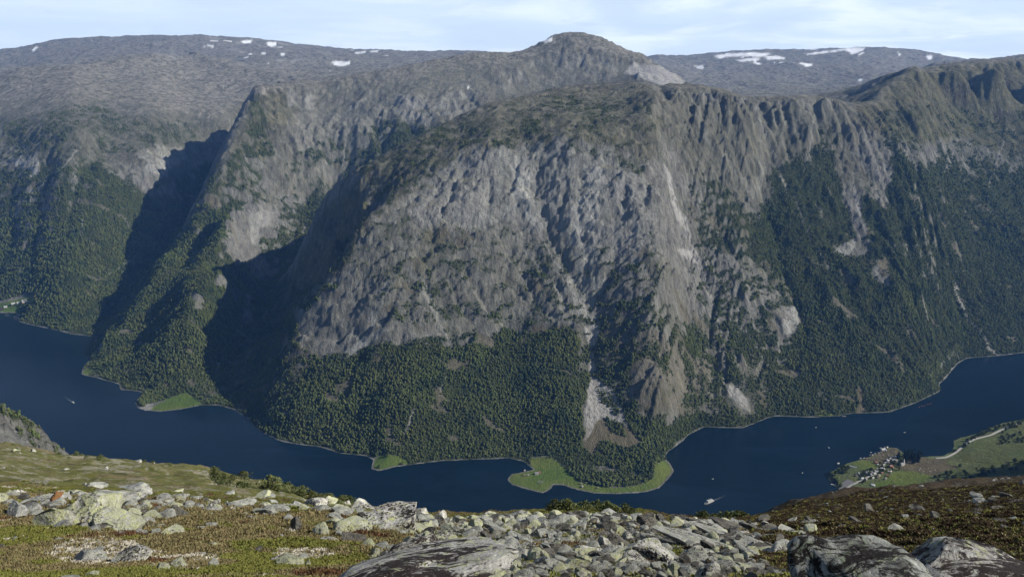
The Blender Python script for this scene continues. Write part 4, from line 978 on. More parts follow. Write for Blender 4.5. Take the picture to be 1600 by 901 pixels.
# ================================================================ THE SLOPE UNDER THE VIEWPOINT
NEARY = np.array([0.8, 2, 4, 6, 8, 10, 12, 14, 16, 18, 20, 24, 30, 40, 55, 75, 95, 110, 130, 150, 185, 240, 320, 420])
NEAR = {  # column: rows of the ground at chosen forward distances
 -500: {6:905, 8:875, 11:830, 15:790, 18:770, 24:785, 35:770, 60:735, 100:700, 150:672, 190:655, 240:690, 320:790},
 0:   {6:905, 8:872, 11:828, 15:788, 18:774, 24:792, 35:785, 60:762, 100:735, 150:706, 190:690, 240:730, 320:800},
 130: {6:905, 8:874, 11:830, 15:790, 18:776, 24:795, 35:790, 60:769, 100:746, 150:723, 185:711, 240:750, 320:810},
 300: {6:905, 8:876, 11:835, 15:798, 18:784, 24:800, 35:800, 60:780, 100:758, 150:737, 180:726, 240:765, 320:820},
 420: {6:905, 8:878, 11:838, 15:805, 18:792, 24:812, 35:808, 60:790, 100:771, 150:757, 182:751, 240:795, 320:840},
 520: {6:905, 8:880, 11:842, 14:815, 18:800, 24:825, 40:818, 80:797, 140:782, 190:778, 240:815, 320:850},
 600: {6:905, 8:880, 11:845, 14:820, 16:812, 25:835, 60:820, 120:802, 170:796, 240:835, 320:860},
 700: {6:905, 8:882, 11:850, 14:828, 17:816, 25:827, 45:813, 60:807, 80:812, 150:850, 240:870, 320:880},
 850: {6:905, 8:884, 11:858, 15:835, 19:821, 26:814, 45:806, 65:801, 90:815, 150:850, 240:880, 320:890},
 1000:{6:905, 8:886, 11:862, 15:842, 22:824, 30:816, 45:811, 70:804, 95:817, 150:850, 240:880, 320:890},
 1150:{6:905, 8:888, 11:868, 14:854, 20:838, 30:825, 50:815, 72:808, 100:820, 150:850, 240:885, 320:895},
 1300:{6:905, 8:888, 11:866, 16:842, 25:822, 40:803, 60:784, 90:771, 120:790, 160:835, 240:885, 320:900},
 1450:{6:905, 8:886, 11:862, 16:838, 25:815, 40:793, 60:773, 92:757, 120:780, 160:830, 240:885, 320:900},
 1600:{6:905, 8:884, 11:858, 16:830, 25:803, 40:778, 60:756, 95:739, 130:765, 170:820, 240:885, 320:900},
 2000:{6:905, 8:880, 11:845, 16:805, 25:770, 40:735, 60:710, 95:690, 130:720, 170:790, 240:880, 320:900},
}
_cols = sorted(NEAR); _lnY = np.log(NEARY)
_tab = []
for c_ in _cols:
    ks = sorted(NEAR[c_]); Yk = np.array(ks, float); dk = Yk * tdep(np.array([NEAR[c_][k] for k in ks], float))   # drop below the eye
    Yk = np.r_[0.0, 2.0, 4.0, Yk, 420, 700]; dk = np.r_[1.65, 2.05, 3.0, dk, 420 * .70, 700 * .72]
    # smooth monotone-ish interpolation of the drop against distance
    fine = np.linspace(0, 700, 2801); dr = np.interp(fine, Yk, dk); kf = np.ones(9) / 9
    sm = np.convolve(np.pad(dr, 4, mode='edge'), kf, 'valid'); _tab.append(sm)
_tab = np.array(_tab)
_qc = (np.array(_cols) - 800.0) / 1116.0
def near_h(x, y, detail=True):
    q = x / np.maximum(y, 1.5)
    ci_ = np.interp(q, _qc, np.arange(len(_qc))); yi = np.clip(y, 0, 699) * 4.0
    k = np.clip(ci_.astype(int), 0, len(_qc) - 2); f = ci_ - k; f = f * f * (3 - 2 * f) * .5 + f * .5
    y0 = np.clip(yi.astype(int), 0, 2799); fy = yi - y0
    g = lambda kk: _tab[kk, y0] * (1 - fy) + _tab[kk, y0 + 1] * fy
    z = H - (g(k) * (1 - f) + g(k + 1) * f)
    if detail:
        a = sstep(3, 12, y)
        z = z + a * (fbm(x, y, 2.6, 4, 601) * .12 + np.maximum(fbm(x, y, .55, 3, 611), -.2) * .05)
        z = z + sstep(25, 90, y) * (fbm(x, y, 14, 4, 621) * .95 + fbm(x, y, 3.2, 3, 631) * .32)
        z = z + sstep(.03, .12, q) * sstep(9, 16, y) * (ridged(x + .6 * y, y * .55, 2.4, 4, 641) - .6) * .13 * sstep(70, 30, y)
    return z
qn = np.r_[-np.geomspace(3.3, 1.17, 30), np.linspace(-1.15, 1.15, 740), np.geomspace(1.17, 3.3, 30)]
Yn = np.r_[np.linspace(.9, 4.5, 14)[:-1], np.exp(np.linspace(math.log(4.5), math.log(26), 420))[:-1], np.exp(np.linspace(math.log(26), math.log(200), 190))[:-1], np.exp(np.linspace(math.log(200), math.log(420), 24))]
NQ, NY = np.meshgrid(qn, Yn); NX = NQ * NY; NZ = near_h(NX, NY)
npx, npy = project(NX, NY, NZ)
j1 = fbm(NX, NY, 3.0, 4, 651); j2 = fbm(NX, NY, .8, 3, 655); j3 = fbm(NX, NY, 12., 3, 657)
def blob(cx, cy, rx, ry): return sstep(1.25, .75, np.hypot((npx - cx) / rx, (npy - cy) / ry) + .35 * j1 + .2 * j2)
far_ = sstep(28, 42, NY)
rubble = sstep(-.05, .5, 1.1 * j1 + .7 * j2 + 1.9 * sstep(480, 680, npx + .5 * (900 - npy)) * sstep(1270, 1120, npx) * (1 - far_) - .85)
rubble = np.maximum(rubble, .7 * sstep(.4, .75, j1 + j2 * .5) * sstep(1080, 1250, npx))
rubble = np.maximum(rubble, sstep(-.25, .25, j2 * .7 + .6 * j1 + .5 * sstep(300, 500, npx)) * .9 * sstep(13.5, 16.5, NY) * sstep(640, 560, npx) * (1 - far_))
rubble = np.maximum(rubble, blob(165, 800, 120, 34) * .9)
lich = sstep(.35, .7, j2 * .6 + j1 * .3 + blob(150, 862, 75, 22) + blob(470, 868, 60, 12) * .8 + blob(290, 880, 60, 16) * .7 + .8 * sstep(.2, .55, j3) * far_ * sstep(700, 500, npx) * sstep(36, 60, NY))
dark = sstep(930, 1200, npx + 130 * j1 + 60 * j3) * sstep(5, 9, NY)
green = sstep(-.25, .45, j3 * .7 + j1 * .6 + .35 * far_ * sstep(1100, 900, npx) + .3 * (NY < 11))
NA = np.stack([rubble, lich, dark, green], -1).reshape(-1, 4)
mn, t, b = mat_new('near_slope', .95, .12)
at = t.nodes.new('ShaderNodeAttribute'); at.attribute_name = 'cover_n'; sa = t.nodes.new('ShaderNodeSeparateColor'); t.links.new(at.outputs['Color'], sa.inputs[0])
V = objvec(t)
na = noise(t, V, 9.0, 6, .72); nb_ = noise(t, V, 2.2, 5, .65); nc_ = noise(t, V, 28.0, 4, .7); nd_ = noise(t, V, .5, 5, .7)
moss = mixc(t, rng(t, na, .35, .65), (.055, .060, .016), (.19, .19, .060))
heath = mixc(t, rng(t, na, .35, .65), (.072, .062, .030), (.25, .21, .11))
heath = mixc(t, rng(t, nb_, .54, .68, 0, .35), heath, (.12, .045, .025))
c = mixc(t, mul(t, sa.outputs['Blue'], 0.0), heath, heath)
c = mixc(t, rng(t, mul(t, at.outputs['Alpha'], mul(t, nb_, .9), 'ADD'), .62, 1.15), c, moss)
lic = mixc(t, rng(t, nc_, .4, .62), (.13, .11, .075), (.56, .53, .44))
c = mixc(t, mul(t, sa.outputs['Green'], rng(t, na, .40, .56)), c, lic)
c = mixc(t, mul(t, rng(t, nd_, .55, .68), rng(t, nc_, .5, .6, 0, .8)), c, (.36, .34, .28))
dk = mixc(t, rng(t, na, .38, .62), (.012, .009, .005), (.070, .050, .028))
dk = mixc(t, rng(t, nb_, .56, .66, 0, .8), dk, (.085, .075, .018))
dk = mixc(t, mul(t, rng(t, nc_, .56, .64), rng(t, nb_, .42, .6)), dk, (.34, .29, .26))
ne_ = noise(t, V, .22, 6, .72); c = mixc(t, rng(t, ne_, .54, .62, 0, .7), c, (.040, .048, .016)); c = mixc(t, mul(t, rng(t, ne_, .46, .40), rng(t, na, .46, .56, 0, .8)), c, (.40, .37, .30))
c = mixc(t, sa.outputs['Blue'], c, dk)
gr = mixc(t, rng(t, na, .36, .64), (.050, .047, .042), (.36, .35, .31)); gr = mixc(t, rng(t, nc_, .52, .62, 0, .6), gr, (.30, .32, .17))
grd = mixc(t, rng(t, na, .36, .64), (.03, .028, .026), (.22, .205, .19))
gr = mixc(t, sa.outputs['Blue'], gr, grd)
c = mixc(t, sa.outputs['Red'], c, gr)
t.links.new(c, b.inputs['Base Color'])
bump(t, b, mul(t, mul(t, na, 1.5), nc_, 'ADD'), .9, .09)
nf_ = len(Yn); ian = np.arange(nf_ * len(qn)).reshape(nf_, len(qn))
nqd = np.stack([ian[:-1, :-1], ian[:-1, 1:], ian[1:, 1:], ian[1:, :-1]], -1).reshape(-1, 4)
NXYZ = np.stack([NX, NY, NZ], -1)
link('hillside', new_mesh('hillside', NXYZ.reshape(-1, 3), nqd, mn, True, {'cover_n': NA}), kind='structure')
# the ground behind and beside the viewpoint
bx = np.r_[-np.geomspace(2600, 3, 40), np.linspace(-2.9, 2.9, 12), np.geomspace(3, 2600, 40)]; by = np.r_[-np.geomspace(1500, 1, 40), [0.0, .6, .95]]; BXX, BYY = np.meshgrid(bx, by)
BZZ = H - 1.66 + .10 * np.abs(BYY) * (BYY < 0) - .26 * np.maximum(BYY, 0) - .05 * np.maximum(np.abs(BXX) - 3, 0) + sstep(3, 60, np.abs(BYY)) * fbm(BXX, BYY, 60, 4, 671) * 4
_i = np.arange(BXX.size).reshape(BXX.shape)
link('hillside', new_mesh('hillside', np.stack([BXX, BYY, BZZ], -1).reshape(-1, 3), np.stack([_i[:-1, :-1], _i[:-1, 1:], _i[1:, 1:], _i[1:, :-1]], -1).reshape(-1, 4), mn, True, {'cover_n': np.tile([.2, .2, .1, .5], (BXX.size, 1))}), kind='structure')
def near_xy(px, py, lo=2.0, hi=260.0):
    """where the sight line through (px, py) first meets the near slope"""
    Y = np.exp(np.linspace(math.log(lo), math.log(hi), 4000)); X = xof(px, py, Y); z = H - float(tdep(py)) * Y
    h = near_h(X, Y, False); k = int(np.argmax(h >= z))
    if h[k] < z[k]: k = int(np.argmin(z - h))
    return float(X[k]), float(Y[k]), float(near_h(X[k:k+1], Y[k:k+1])[0])

# ---------------------------------------------------------------- boulders
def stone_mesh(name, seed, sub=3, cuts=9, flat=.7, elong=1.3, mat=None, rough=.05):
    rg = np.random.default_rng(seed); v, f = ICO[sub]; v = v.copy()
    for k in range(cuts):
        n = rg.normal(size=3); n /= np.linalg.norm(n); d = .34 + .40 * rg.random()
        s = v @ n; v = v - np.maximum(s - d, 0)[:, None] * n
    v *= np.array([elong, 1.0, flat])
    L = np.linalg.norm(v, axis=1, keepdims=True); n = v / (L + 1e-9)
    def n3(sc, sd): return (perlin(v[:, 0] * sc + 7 * sd, v[:, 1] * sc + v[:, 2] * .7 * sc, seed + sd) + perlin(v[:, 1] * sc + 3.3, v[:, 2] * sc - v[:, 0] * .4 * sc, seed + sd + 5)) * .5
    v = v + n * (n3(1.6, 1) * rough * 2 + n3(4.2, 2) * rough * 1.1 + n3(9, 3) * rough * .55)[:, None]
    v[:, 2] -= v[:, 2].min() + .18 * flat
    return new_mesh(name, v, f, mat, False)
def stone_mat(name, base, pale, crust, dark, crust_amt=.5, dark_amt=.5, scale=1.0, tint=None, tint_amt=0.0, streak=False):
    m, t, b = mat_new(name, .9, .2); V = objvec(t); oi = t.nodes.new('ShaderNodeObjectInfo')
    ad = t.nodes.new('ShaderNodeVectorMath'); ad.operation = 'ADD'; t.links.new(V, ad.inputs[0]); t.links.new(oi.outputs['Location'], ad.inputs[1]); V = ad.outputs[0]
    a = noise(t, V, 3.0 * scale, 6, .68, .4); b1 = noise(t, V, 6.5 * scale, 6, .7, .8); c1 = noise(t, V, 13 * scale, 5, .7, .3); d1 = noise(t, V, 1.7 * scale, 4, .6)
    c = mixc(t, rng(t, a, .36, .62), base, pale)
    c = mixc(t, mul(t, rng(t, b1, .60 - .22 * crust_amt, .66 - .20 * crust_amt), rng(t, d1, .34, .52, .2, 1)), c, crust)
    c1d = noise(t, objvec(t, (.5, 1.3, 1.6)), 5.0 * scale, 7, .78, 1.2) if streak else c1
    dlo = noise(t, V, 1.1 * scale, 3, .6); thr = rng(t, dlo, .38, .62, .10, -.06)
    c = mixc(t, rng(t, mul(t, c1d, thr, 'ADD'), .66 - .2 * dark_amt, .69 - .18 * dark_amt), c, dark)
    c = mixc(t, rng(t, c1, .30, .40, .5, 0), c, (.60, .59, .54))
    if tint: c = mixc(t, rng(t, noise(t, V, 2.0 * scale, 3, .6), .58 - .25 * tint_amt, .62 - .22 * tint_amt), c, tint)
    t.links.new(c, b.inputs['Base Color']); bump(t, b, mul(t, b1, c1, 'ADD'), .8, .05 / scale); return m
S_LIME = stone_mat('lichen_stone', (.24, .235, .215), (.52, .52, .47), (.43, .45, .25), (.035, .032, .03), .75, .25)
S_GREY = stone_mat('grey_stone', (.20, .20, .19), (.45, .45, .43), (.42, .44, .30), (.04, .038, .036), .35, .3)
S_WHITE = stone_mat('white_crusted_stone', (.22, .21, .20), (.62, .61, .57), (.45, .48, .22), (.022, .018, .018), .3, .62, .9)
S_DARK = stone_mat('dark_stone', (.075, .070, .062), (.19, .18, .165), (.22, .21, .14), (.014, .013, .012), .25, .5)
S_ORNG = stone_mat('rust_stone', (.30, .15, .06), (.46, .24, .10), (.42, .20, .08), (.10, .05, .03), .3, .3)
S_SLAB = stone_mat('crusted_slab', (.19, .185, .175), (.50, .49, .46), (.36, .38, .22), (.028, .022, .022), .30, .82, 1.3, streak=True)
S_BLACK = stone_mat('blackish_slab', (.07, .075, .07), (.30, .31, .29), (.22, .25, .17), (.014, .012, .012), .35, .85, 1.0, streak=True)
def tagged(o, label, cat, group=None):
    o['label'] = label; o['category'] = cat
    if group: o['group'] = group
    return o
def place_stone(px, py, wpx, me, label, rot=0.0, sc=(1, 1, 1), tilt=(0, 0), sink=.12, group=None, name='boulder'):
    x, y, z = near_xy(px, py)
    w = wpx / F * math.hypot(y, z - H) / 2.3      # stone meshes are about 2.3 across
    o = link(name, me); o.location = (x, y, z - sink * w); o.scale = (w * sc[0], w * sc[1], w * sc[2]); o.rotation_euler = (tilt[0], tilt[1], rot)
    tagged(o, label, 'rock', group); return o
big = {}
def hero(key, seed, mat, **kw):
    big[key] = stone_mesh('boulder', seed, 4, mat=mat, **kw); return big[key]
# outcrop on the left: the lichened block with the rusty corner and its neighbours
ok = place_stone(142, 816, 146, hero('a', 11, S_LIME, cuts=12, flat=.85, elong=1.15, rough=.07), 'large yellow-green lichened block of the left outcrop, rust patch on its corner', .3, (1, .9, 1.05))
x_, y_, z_ = near_xy(97, 784)
rp = link('rust_patch', stone_mesh('rust_patch', 31, 3, 8, .5, 1.3, S_ORNG), ok); rp.matrix_parent_inverse = Matrix(); rp.location = (-.50, -.45, 1.06); rp.scale = (.17, .15, .14); rp.rotation_euler = (.3, -.3, .5)
place_stone(196, 787, 82, hero('b', 12, S_GREY, cuts=10, flat=.5, elong=1.4), 'flat blue-grey rock sloping behind the left outcrop, top right of it', .1, tilt=(.1, .12))
place_stone(150, 768, 34, hero('c', 13, S_GREY, cuts=9, flat=.6), 'rounded grey stone capping the left outcrop', .4)
place_stone(190, 830, 88, hero('d', 14, S_LIME, cuts=11, flat=.62, elong=1.3), 'pale green rock at the lower right foot of the left outcrop', -.4, tilt=(-.2, .1))
place_stone(92, 824, 80, hero('e', 15, S_LIME, cuts=12, flat=.7, elong=1.25), 'wedge of bright lime lichen on the lower left of the outcrop', .5, tilt=(0, .2))
place_stone(58, 786, 62, hero('f', 16, S_GREY, cuts=9, flat=.45, elong=1.5), 'low grey slab left of the rust-cornered block', .2)
place_stone(22, 775, 46, hero('g', 17, S_WHITE, cuts=9, flat=.6, elong=1.5), 'whitish green boulder at the far left edge on the crest', .2)
place_stone(25, 806, 60, big['b'], 'broad grey slab low at the left frame edge', 2.2)
place_stone(224, 803, 50, big['a'], 'light grey stone wedged right of the outcrop blocks', 1.7, (1, .8, .7))
place_stone(215, 775, 48, big['c'], 'brown-streaked grey stone on the back of the outcrop', 2.9, (1.2, 1, .8))
place_stone(274, 836, 48, hero('h', 18, S_LIME, cuts=10, flat=.85, elong=1.1), 'lone pale-lime boulder on the moss right of the outcrop', .9)
place_stone(241, 836, 18, hero('i', 19, S_GREY, cuts=8, flat=.8), 'small blue-grey stone touching the lone lime boulder', .2)
place_stone(316, 823, 40, big['f'], 'flat grey stone lying right of the lone lime boulder', .1, (1, .7, .6))
place_stone(345, 823, 26, big['h'], 'small green-white slab next to the flat grey stone', 1.3, (1, .8, .4))
for i, (px, py, w, k, lab) in enumerate([
  (293,779,22,'h','pale lichened boulder first in the crest row above the left heath'), (328,782,38,'h','round whitish boulder in the crest row, left of the leaning slab'),
  (353,784,24,'e','bright lime stone on the crest beside the round whitish boulder'), (378,785,42,'b','leaning grey slab on the crest with a dark underside'),
  (411,775,30,'d','squared lichen boulder standing highest on the left-centre crest'), (428,784,24,'c','grey stone leaning on the squared crest boulder'),
  (440,793,28,'e','lime-spotted stone below the squared crest boulder'), (460,790,28,'f','grey broken rock at the start of the rubble crest'),
  (474,783,14,'h','small upright stone on the rubble crest'), (490,792,44,'g','pinkish pale rubble block on the crest'),
  (515,789,36,'a','peaked pale rock in the rubble crest'), (535,796,30,'d','cream broken rock right of the peaked one'),
  (567,793,52,'g','whitish jagged block just left of the great dark-fringed boulder')]):
    place_stone(px, py + 4, w, big[k], lab, i * 1.1)
# great boulder in the middle and the slabs under it
place_stone(614, 826, 118, hero('j', 41, S_WHITE, cuts=13, flat=.55, elong=1.5, rough=.07), 'great grey-white boulder with a black-fringed top in the middle of the crest', .05, (1, .8, .95))
place_stone(655, 815, 36, hero('k', 42, S_WHITE, cuts=9, flat=.95, elong=.9), 'knob of pale rock at the right end of the great middle boulder', .6)
place_stone(540, 832, 66, hero('l', 43, S_LIME, cuts=10, flat=.6, elong=1.4), 'smooth lime-yellow boulder left of the great middle boulder', .3)
place_stone(466, 830, 30, hero('m', 44, S_DARK, cuts=8, flat=.8, elong=1.3), 'dark pointed stone tilted on the heath', .8, tilt=(.2, -.4))
place_stone(504, 836, 36, big['l'], 'angular lime-white block left of the smooth lime boulder', 1.9)
place_stone(552, 846, 42, big['m'], 'shadowed grey block below the smooth lime boulder', 2.3)
place_stone(478, 838, 14, big['h'], 'small lime stone below the dark pointed one', .3)
place_stone(437, 846, 14, big['i'], 'tiny white lichened stone alone on the red heath', .8, (1, 1, 1.2))
place_stone(402, 862, 24, big['m'], 'half-buried dark-backed grey stone in the moss', .2, (1, .8, .6))
place_stone(331, 893, 24, big['i'], 'grey stone at the bottom edge of the picture, left', 1.2, (1, 1, 1.3))
place_stone(570, 925, 360, hero('n', 45, S_SLAB, cuts=12, flat=.42, elong=1.55, rough=.08), 'broad black-and-white crusted slab at the bottom centre', .12, (1, .75, .85), (-.05, -.14), .2)
place_stone(662, 874, 105, hero('o', 46, S_SLAB, cuts=11, flat=.7, elong=1.3, rough=.08), 'steep white crusted rock rising behind the bottom centre slab', .5, (1, .8, .8))
place_stone(700, 900, 80, hero('p', 47, S_WHITE, cuts=10, flat=.8, elong=1.1), 'cream-patched blocky rock right of the centre slab', .2)
place_stone(672, 848, 44, big['d'], 'lime and grey rock under the knob of the great boulder', 1.0)
place_stone(755, 898, 150, hero('q', 48, S_WHITE, cuts=9, flat=.3, elong=1.9, rough=.05), 'long grey ledge running down to the right at bottom centre', -.5, (1, .55, 1), (0, .25))
place_stone(825, 862, 42, hero('r', 49, S_WHITE, cuts=10, flat=.7, elong=1.3), 'bluish white boulder with a flat top above the moss cushion', .4)
place_stone(800, 872, 44, big['b'], 'grey stone peeping out behind the moss cushion', 1.2)
place_stone(845, 878, 40, big['l'], 'lime stone below the bluish white boulder', 2.2)
place_stone(795, 817, 22, big['k'], 'small bright white stone on the rubble skyline', .5)
place_stone(905, 851, 34, big['a'], 'green-topped rock with a dark hollow beneath it, centre right', .5, (1, 1, .7))
place_stone(945, 858, 32, big['k'], 'bluish white block among the centre right rubble', 2.1)
place_stone(915, 892, 74, hero('s', 50, S_LIME, cuts=11, flat=.75, elong=1.2), 'big yellow-lime boulder at the bottom right of centre', .7)
place_stone(872, 866, 34, big['m'], 'slanting grey stone left of the big yellow-lime boulder', 2.6)
place_stone(1008, 880, 90, hero('t', 51, S_WHITE, cuts=9, flat=.62, elong=1.35, rough=.06), 'bright white lichened boulder, roundest of the bottom right of centre', .25, tilt=(0, .15))
place_stone(970, 888, 44, big['s'], 'grey-lime stone leaning on the bright white boulder', 1.6)
place_stone(985, 842, 28, big['r'], 'small pale boulder above the bright white one', 2.6, (1, 1, .8))
place_stone(1007, 829, 46, hero('u', 52, S_DARK, cuts=9, flat=.75, elong=1.4), 'dark grey hump of rock on the rubble right of centre', .3)
for i, (px, py, w, lab) in enumerate([(1065,842,64,'upper of the smooth grey ledges dipping right'), (1095,862,96,'longest smooth grey ledge dipping right, with a green top'), (1045,858,44,'dark rounded ledge end left of the long ledge'),
   (1125,838,56,'low grey ledge high on the rubble'), (1150,836,50,'grey ledge beside the pale pebble'), (1185,852,40,'flat dark ledge at the edge of the rubble')]):
    place_stone(px, py, w, hero('v%d' % (i % 2), 53 + i % 2, S_GREY if i % 2 else S_DARK, cuts=8, flat=.34, elong=2.0, rough=.04) if i < 2 else big['v%d' % (i % 2)], lab, -.35 - .08 * i, (1, .6, .8), (0, .18))
place_stone(1260, 878, 28, big['h'], 'greenish angular block just left of the great right slab', .5)
place_stone(1105, 905, 60, big['r'], 'white lichened rock at the bottom edge, right of centre', 1.4)
# great slab on the right: long tilted block, white crust and black lichen
def slab(px0, py0, px1, py1, depth, hgt, mat, seed, label, yaw=0.0, lean=0.0, dz=0.0):
    x, y, z = near_xy((px0 + px1) / 2, py1 - 6, 3.0)
    w = abs(px1 - px0) / F * math.hypot(y, z - H)
    rg_ = np.random.default_rng(seed); v, f = ICO[4]; v = v.copy()
    v = np.sign(v) * np.abs(v) ** .55
    v *= np.array([.5, .5, .5]) / np.abs(v).max(0)
    for k in range(7):
        n = rg_.normal(size=3) * np.array([1, 1, .7]); n /= np.linalg.norm(n); s = v @ n; d = .42 + .16 * rg_.random(); v -= np.maximum(s - d, 0)[:, None] * n
    v *= np.array([w, depth, hgt])
    for sc, am in ((1.6, .10), (5, .045), (13, .018)):
        v += (np.stack([perlin(v[:, 1] * sc + 3, v[:, 2] * sc, seed), perlin(v[:, 0] * sc, v[:, 2] * sc + 9, seed + 1), perlin(v[:, 0] * sc + 5, v[:, 1] * sc, seed + 2)], -1)) * am
    o = link('boulder', new_mesh('boulder', v, f, mat, True)); o.location = (x, y, z - hgt * .05 + dz); o.rotation_euler = (lean, 0, yaw)
    tagged(o, label, 'rock'); return o
slab(1400, 846, 1800, 925, 1.6, .36, S_SLAB, 71, 'great white slab streaked black, filling the bottom right corner', -.10, .05, -.24)
slab(1262, 842, 1450, 925, 1.0, .36, S_BLACK, 72, 'nearly black rock with grey-green lichen left of the great right slab', .2, .05)
slab(1325, 836, 1405, 880, .6, .26, S_BLACK, 73, 'dark peak of rock rising at the back of the great right slab', .5, .1)
mc, t_, b_ = mat_new('moss_cushion', .95, .1); t_.links.new(mixc(t_, rng(t_, noise(t_, objvec(t_), 14, 5, .7), .35, .65), (.09, .075, .015), (.30, .25, .06)), b_.inputs['Base Color'])
bump(t_, b_, noise(t_, objvec(t_), 30, 4, .7), .9, .03)
mgm, t_, b_ = mat_new('green_moss', .95, .1); t_.links.new(mixc(t_, rng(t_, noise(t_, objvec(t_), 14, 5, .7), .35, .65), (.025, .035, .006), (.13, .16, .022)), b_.inputs['Base Color'])
bump(t_, b_, noise(t_, objvec(t_), 30, 4, .7), .9, .03)
# smaller stones scattered over the rubble, each one its own
small = [stone_mesh('stone', 200 + i, 3, 8 + i % 4, .6 + .05 * (i % 4), 1.0 + .15 * (i % 4), [S_LIME, S_GREY, S_WHITE, S_GREY, S_LIME, S_WHITE][i % 6], .06) for i in range(12)]
darks = [stone_mesh('stone', 230 + i, 2, 9, .55, 1.2, [S_DARK, S_GREY][i % 2], .06) for i in range(4)]
rs = np.random.default_rng(99)
zones = [(640, 1270, 815, 895, 120, 'lichened stone lying loose in the rubble right of centre', 'loose stones in the rubble right of centre', small),
         (0, 640, 772, 815, 85, 'pale lichened stone lying on the crest left of centre', 'stones along the crest left of centre', small),
         (0, 620, 812, 895, 22, 'small lichened stone half sunk in the heath at the lower left', 'stones sunk in the lower left heath', small),
         (1180, 1600, 752, 838, 26, 'small stone on the dark slope at the right', 'stones on the dark right slope', darks),
         (0, 480, 698, 762, 26, 'small pale stone on the grassy shoulder at the left', 'stones on the grassy left shoulder', small)]
n_ind = 0
for x0, x1, y0, y1, n, lab, grp, ms in zones:
    for k in range(n):
        px, py = rs.uniform(x0, x1), rs.uniform(y0, y1)
        x, y, z = near_xy(px, py)
        if abs(project(x, y, z)[1] - py) > 6: continue
        w = (7 + 27 * rs.random() ** 2.2) * (1.0 if y1 > 770 else .6) * (1.9 if py > 850 else (1.3 if 832 < py else 1))
        o = place_stone(px, py, w, ms[int(rs.integers(len(ms)))], lab, rs.random() * 6.28, (1, rs.uniform(.7, 1.1), rs.uniform(.7, 1.2)), (rs.uniform(-.3, .3), rs.uniform(-.3, .3)), .2, grp, 'stone'); n_ind += 1
for k in range(58):
    px = rs.uniform(630, 1240); py = rs.uniform(822, 896) if px < 1010 else rs.uniform(826, 880)
    place_stone(px, py, rs.uniform(34, 62) * (1.3 if py > 860 else 1), big[['a', 'b', 'd', 'e', 'k', 'l', 'p', 'r', 's', 't', 'f', 'm'][k % 12]] if px < 980 or k % 3 else big['u'], 'broad lichened block bedded among smaller stones in the central rubble', rs.random() * 6.28, (1, rs.uniform(.7, 1), rs.uniform(.4, .75)), (rs.uniform(-.2, .2), rs.uniform(-.2, .2)), .30, 'bedded blocks of the central rubble')
for k in range(16):
    px = rs.uniform(40, 300); py = rs.uniform(778, 832)
    place_stone(px, py, rs.uniform(22, 46), big[['a', 'b', 'd', 'f', 'l', 'k', 'm', 'c'][k % 8]], 'angular grey-green block packed into the left outcrop', rs.random() * 6.28, (1, rs.uniform(.6, 1), rs.uniform(.5, .9)), (rs.uniform(-.3, .3), rs.uniform(-.3, .3)), .25, 'packed blocks of the left outcrop')
# rubble too fine to count
def near_scatter(n, cond, ylo, yhi, qlo, qhi, seed, power=1.0):
    r_ = np.random.default_rng(seed); Y = np.exp(r_.uniform(math.log(ylo), math.log(yhi), n)); q = r_.uniform(qlo, qhi, n); X = q * Y
    Z = near_h(X, Y); fi = np.interp(Y, Yn, np.arange(len(Yn))).astype(int); qi = np.interp(q, qn, np.arange(len(qn))).astype(int)
    att = NA.reshape(nf_, len(qn), 4)[fi, qi]; keep = cond(att, r_.random(n)); return np.c_[X, Y, Z][keep], Y[keep], r_
rub = [bpy.data.objects.new('stone', stone_mesh('stone', 300 + i, 2, 8, .6, 1.2, [S_GREY, S_LIME, S_GREY, S_DARK][i], .04)) for i in range(4)]
P_, Y_, r_ = near_scatter(17000, lambda a, u: u < a[:, 0] * .95 + .035, 5.0, 40, -.8, .85, 5)
pxs = project(P_[:, 0], P_[:, 1], P_[:, 2])[0]
ids = np.where(pxs > 1020 + 160 * r_.normal(size=len(Y_)), np.where(r_.random(len(Y_)) < .72, 3, 0), np.where(r_.random(len(Y_)) < .15, 3, r_.integers(0, 3, len(Y_))))
scatter_object('gravel', P_, (.0018 + .0115 * r_.random(len(Y_)) ** 5) * Y_ * 1.15, r_.random(len(Y_)) * 6.28, ids, rub, kind='stuff')
P_, Y_, r_ = near_scatter(6000, lambda a, u: u < a[:, 2] * a[:, 0] * 1.0 + .02, 38, 105, .1, .85, 6)
scatter_object('gravel', P_, (.0012 + .0020 * r_.random(len(Y_)) ** 2) * Y_, r_.random(len(Y_)) * 6.28, np.where(r_.random(len(Y_)) < .5, 3, 0), rub, kind='stuff')
# heather, crowberry and grass tufts
def tuft(name, seed, n, h, w, mat, upright=.5):
    rg_ = np.random.default_rng(seed); a = rg_.random(n) * 6.283; r0 = rg_.random(n) * w * .8; hh = h * (.5 + .7 * rg_.random(n)); ln = (1 - upright) * rg_.random(n) * w
    c = np.c_[np.cos(a) * r0, np.sin(a) * r0, np.zeros(n)]; tip = c + np.c_[np.cos(a) * ln, np.sin(a) * ln, hh]; tw = rg_.random(n) * 6.28; s = w * .16
    d = np.c_[np.cos(tw), np.sin(tw), np.zeros(n)] * s
    mid = (c + tip) / 2
    v = np.stack([c - d * .4, mid + d, tip, mid - d], 1).reshape(-1, 3); i = np.arange(n)[:, None] * 4
    return bpy.data.objects.new(name, new_mesh(name, v, np.concatenate([i + [0, 1, 2], i + [0, 2, 3]]), mat, False))
mk = lambda nm, c1, c2: leaf_mat(nm, c1, c2, 20.0, .8)
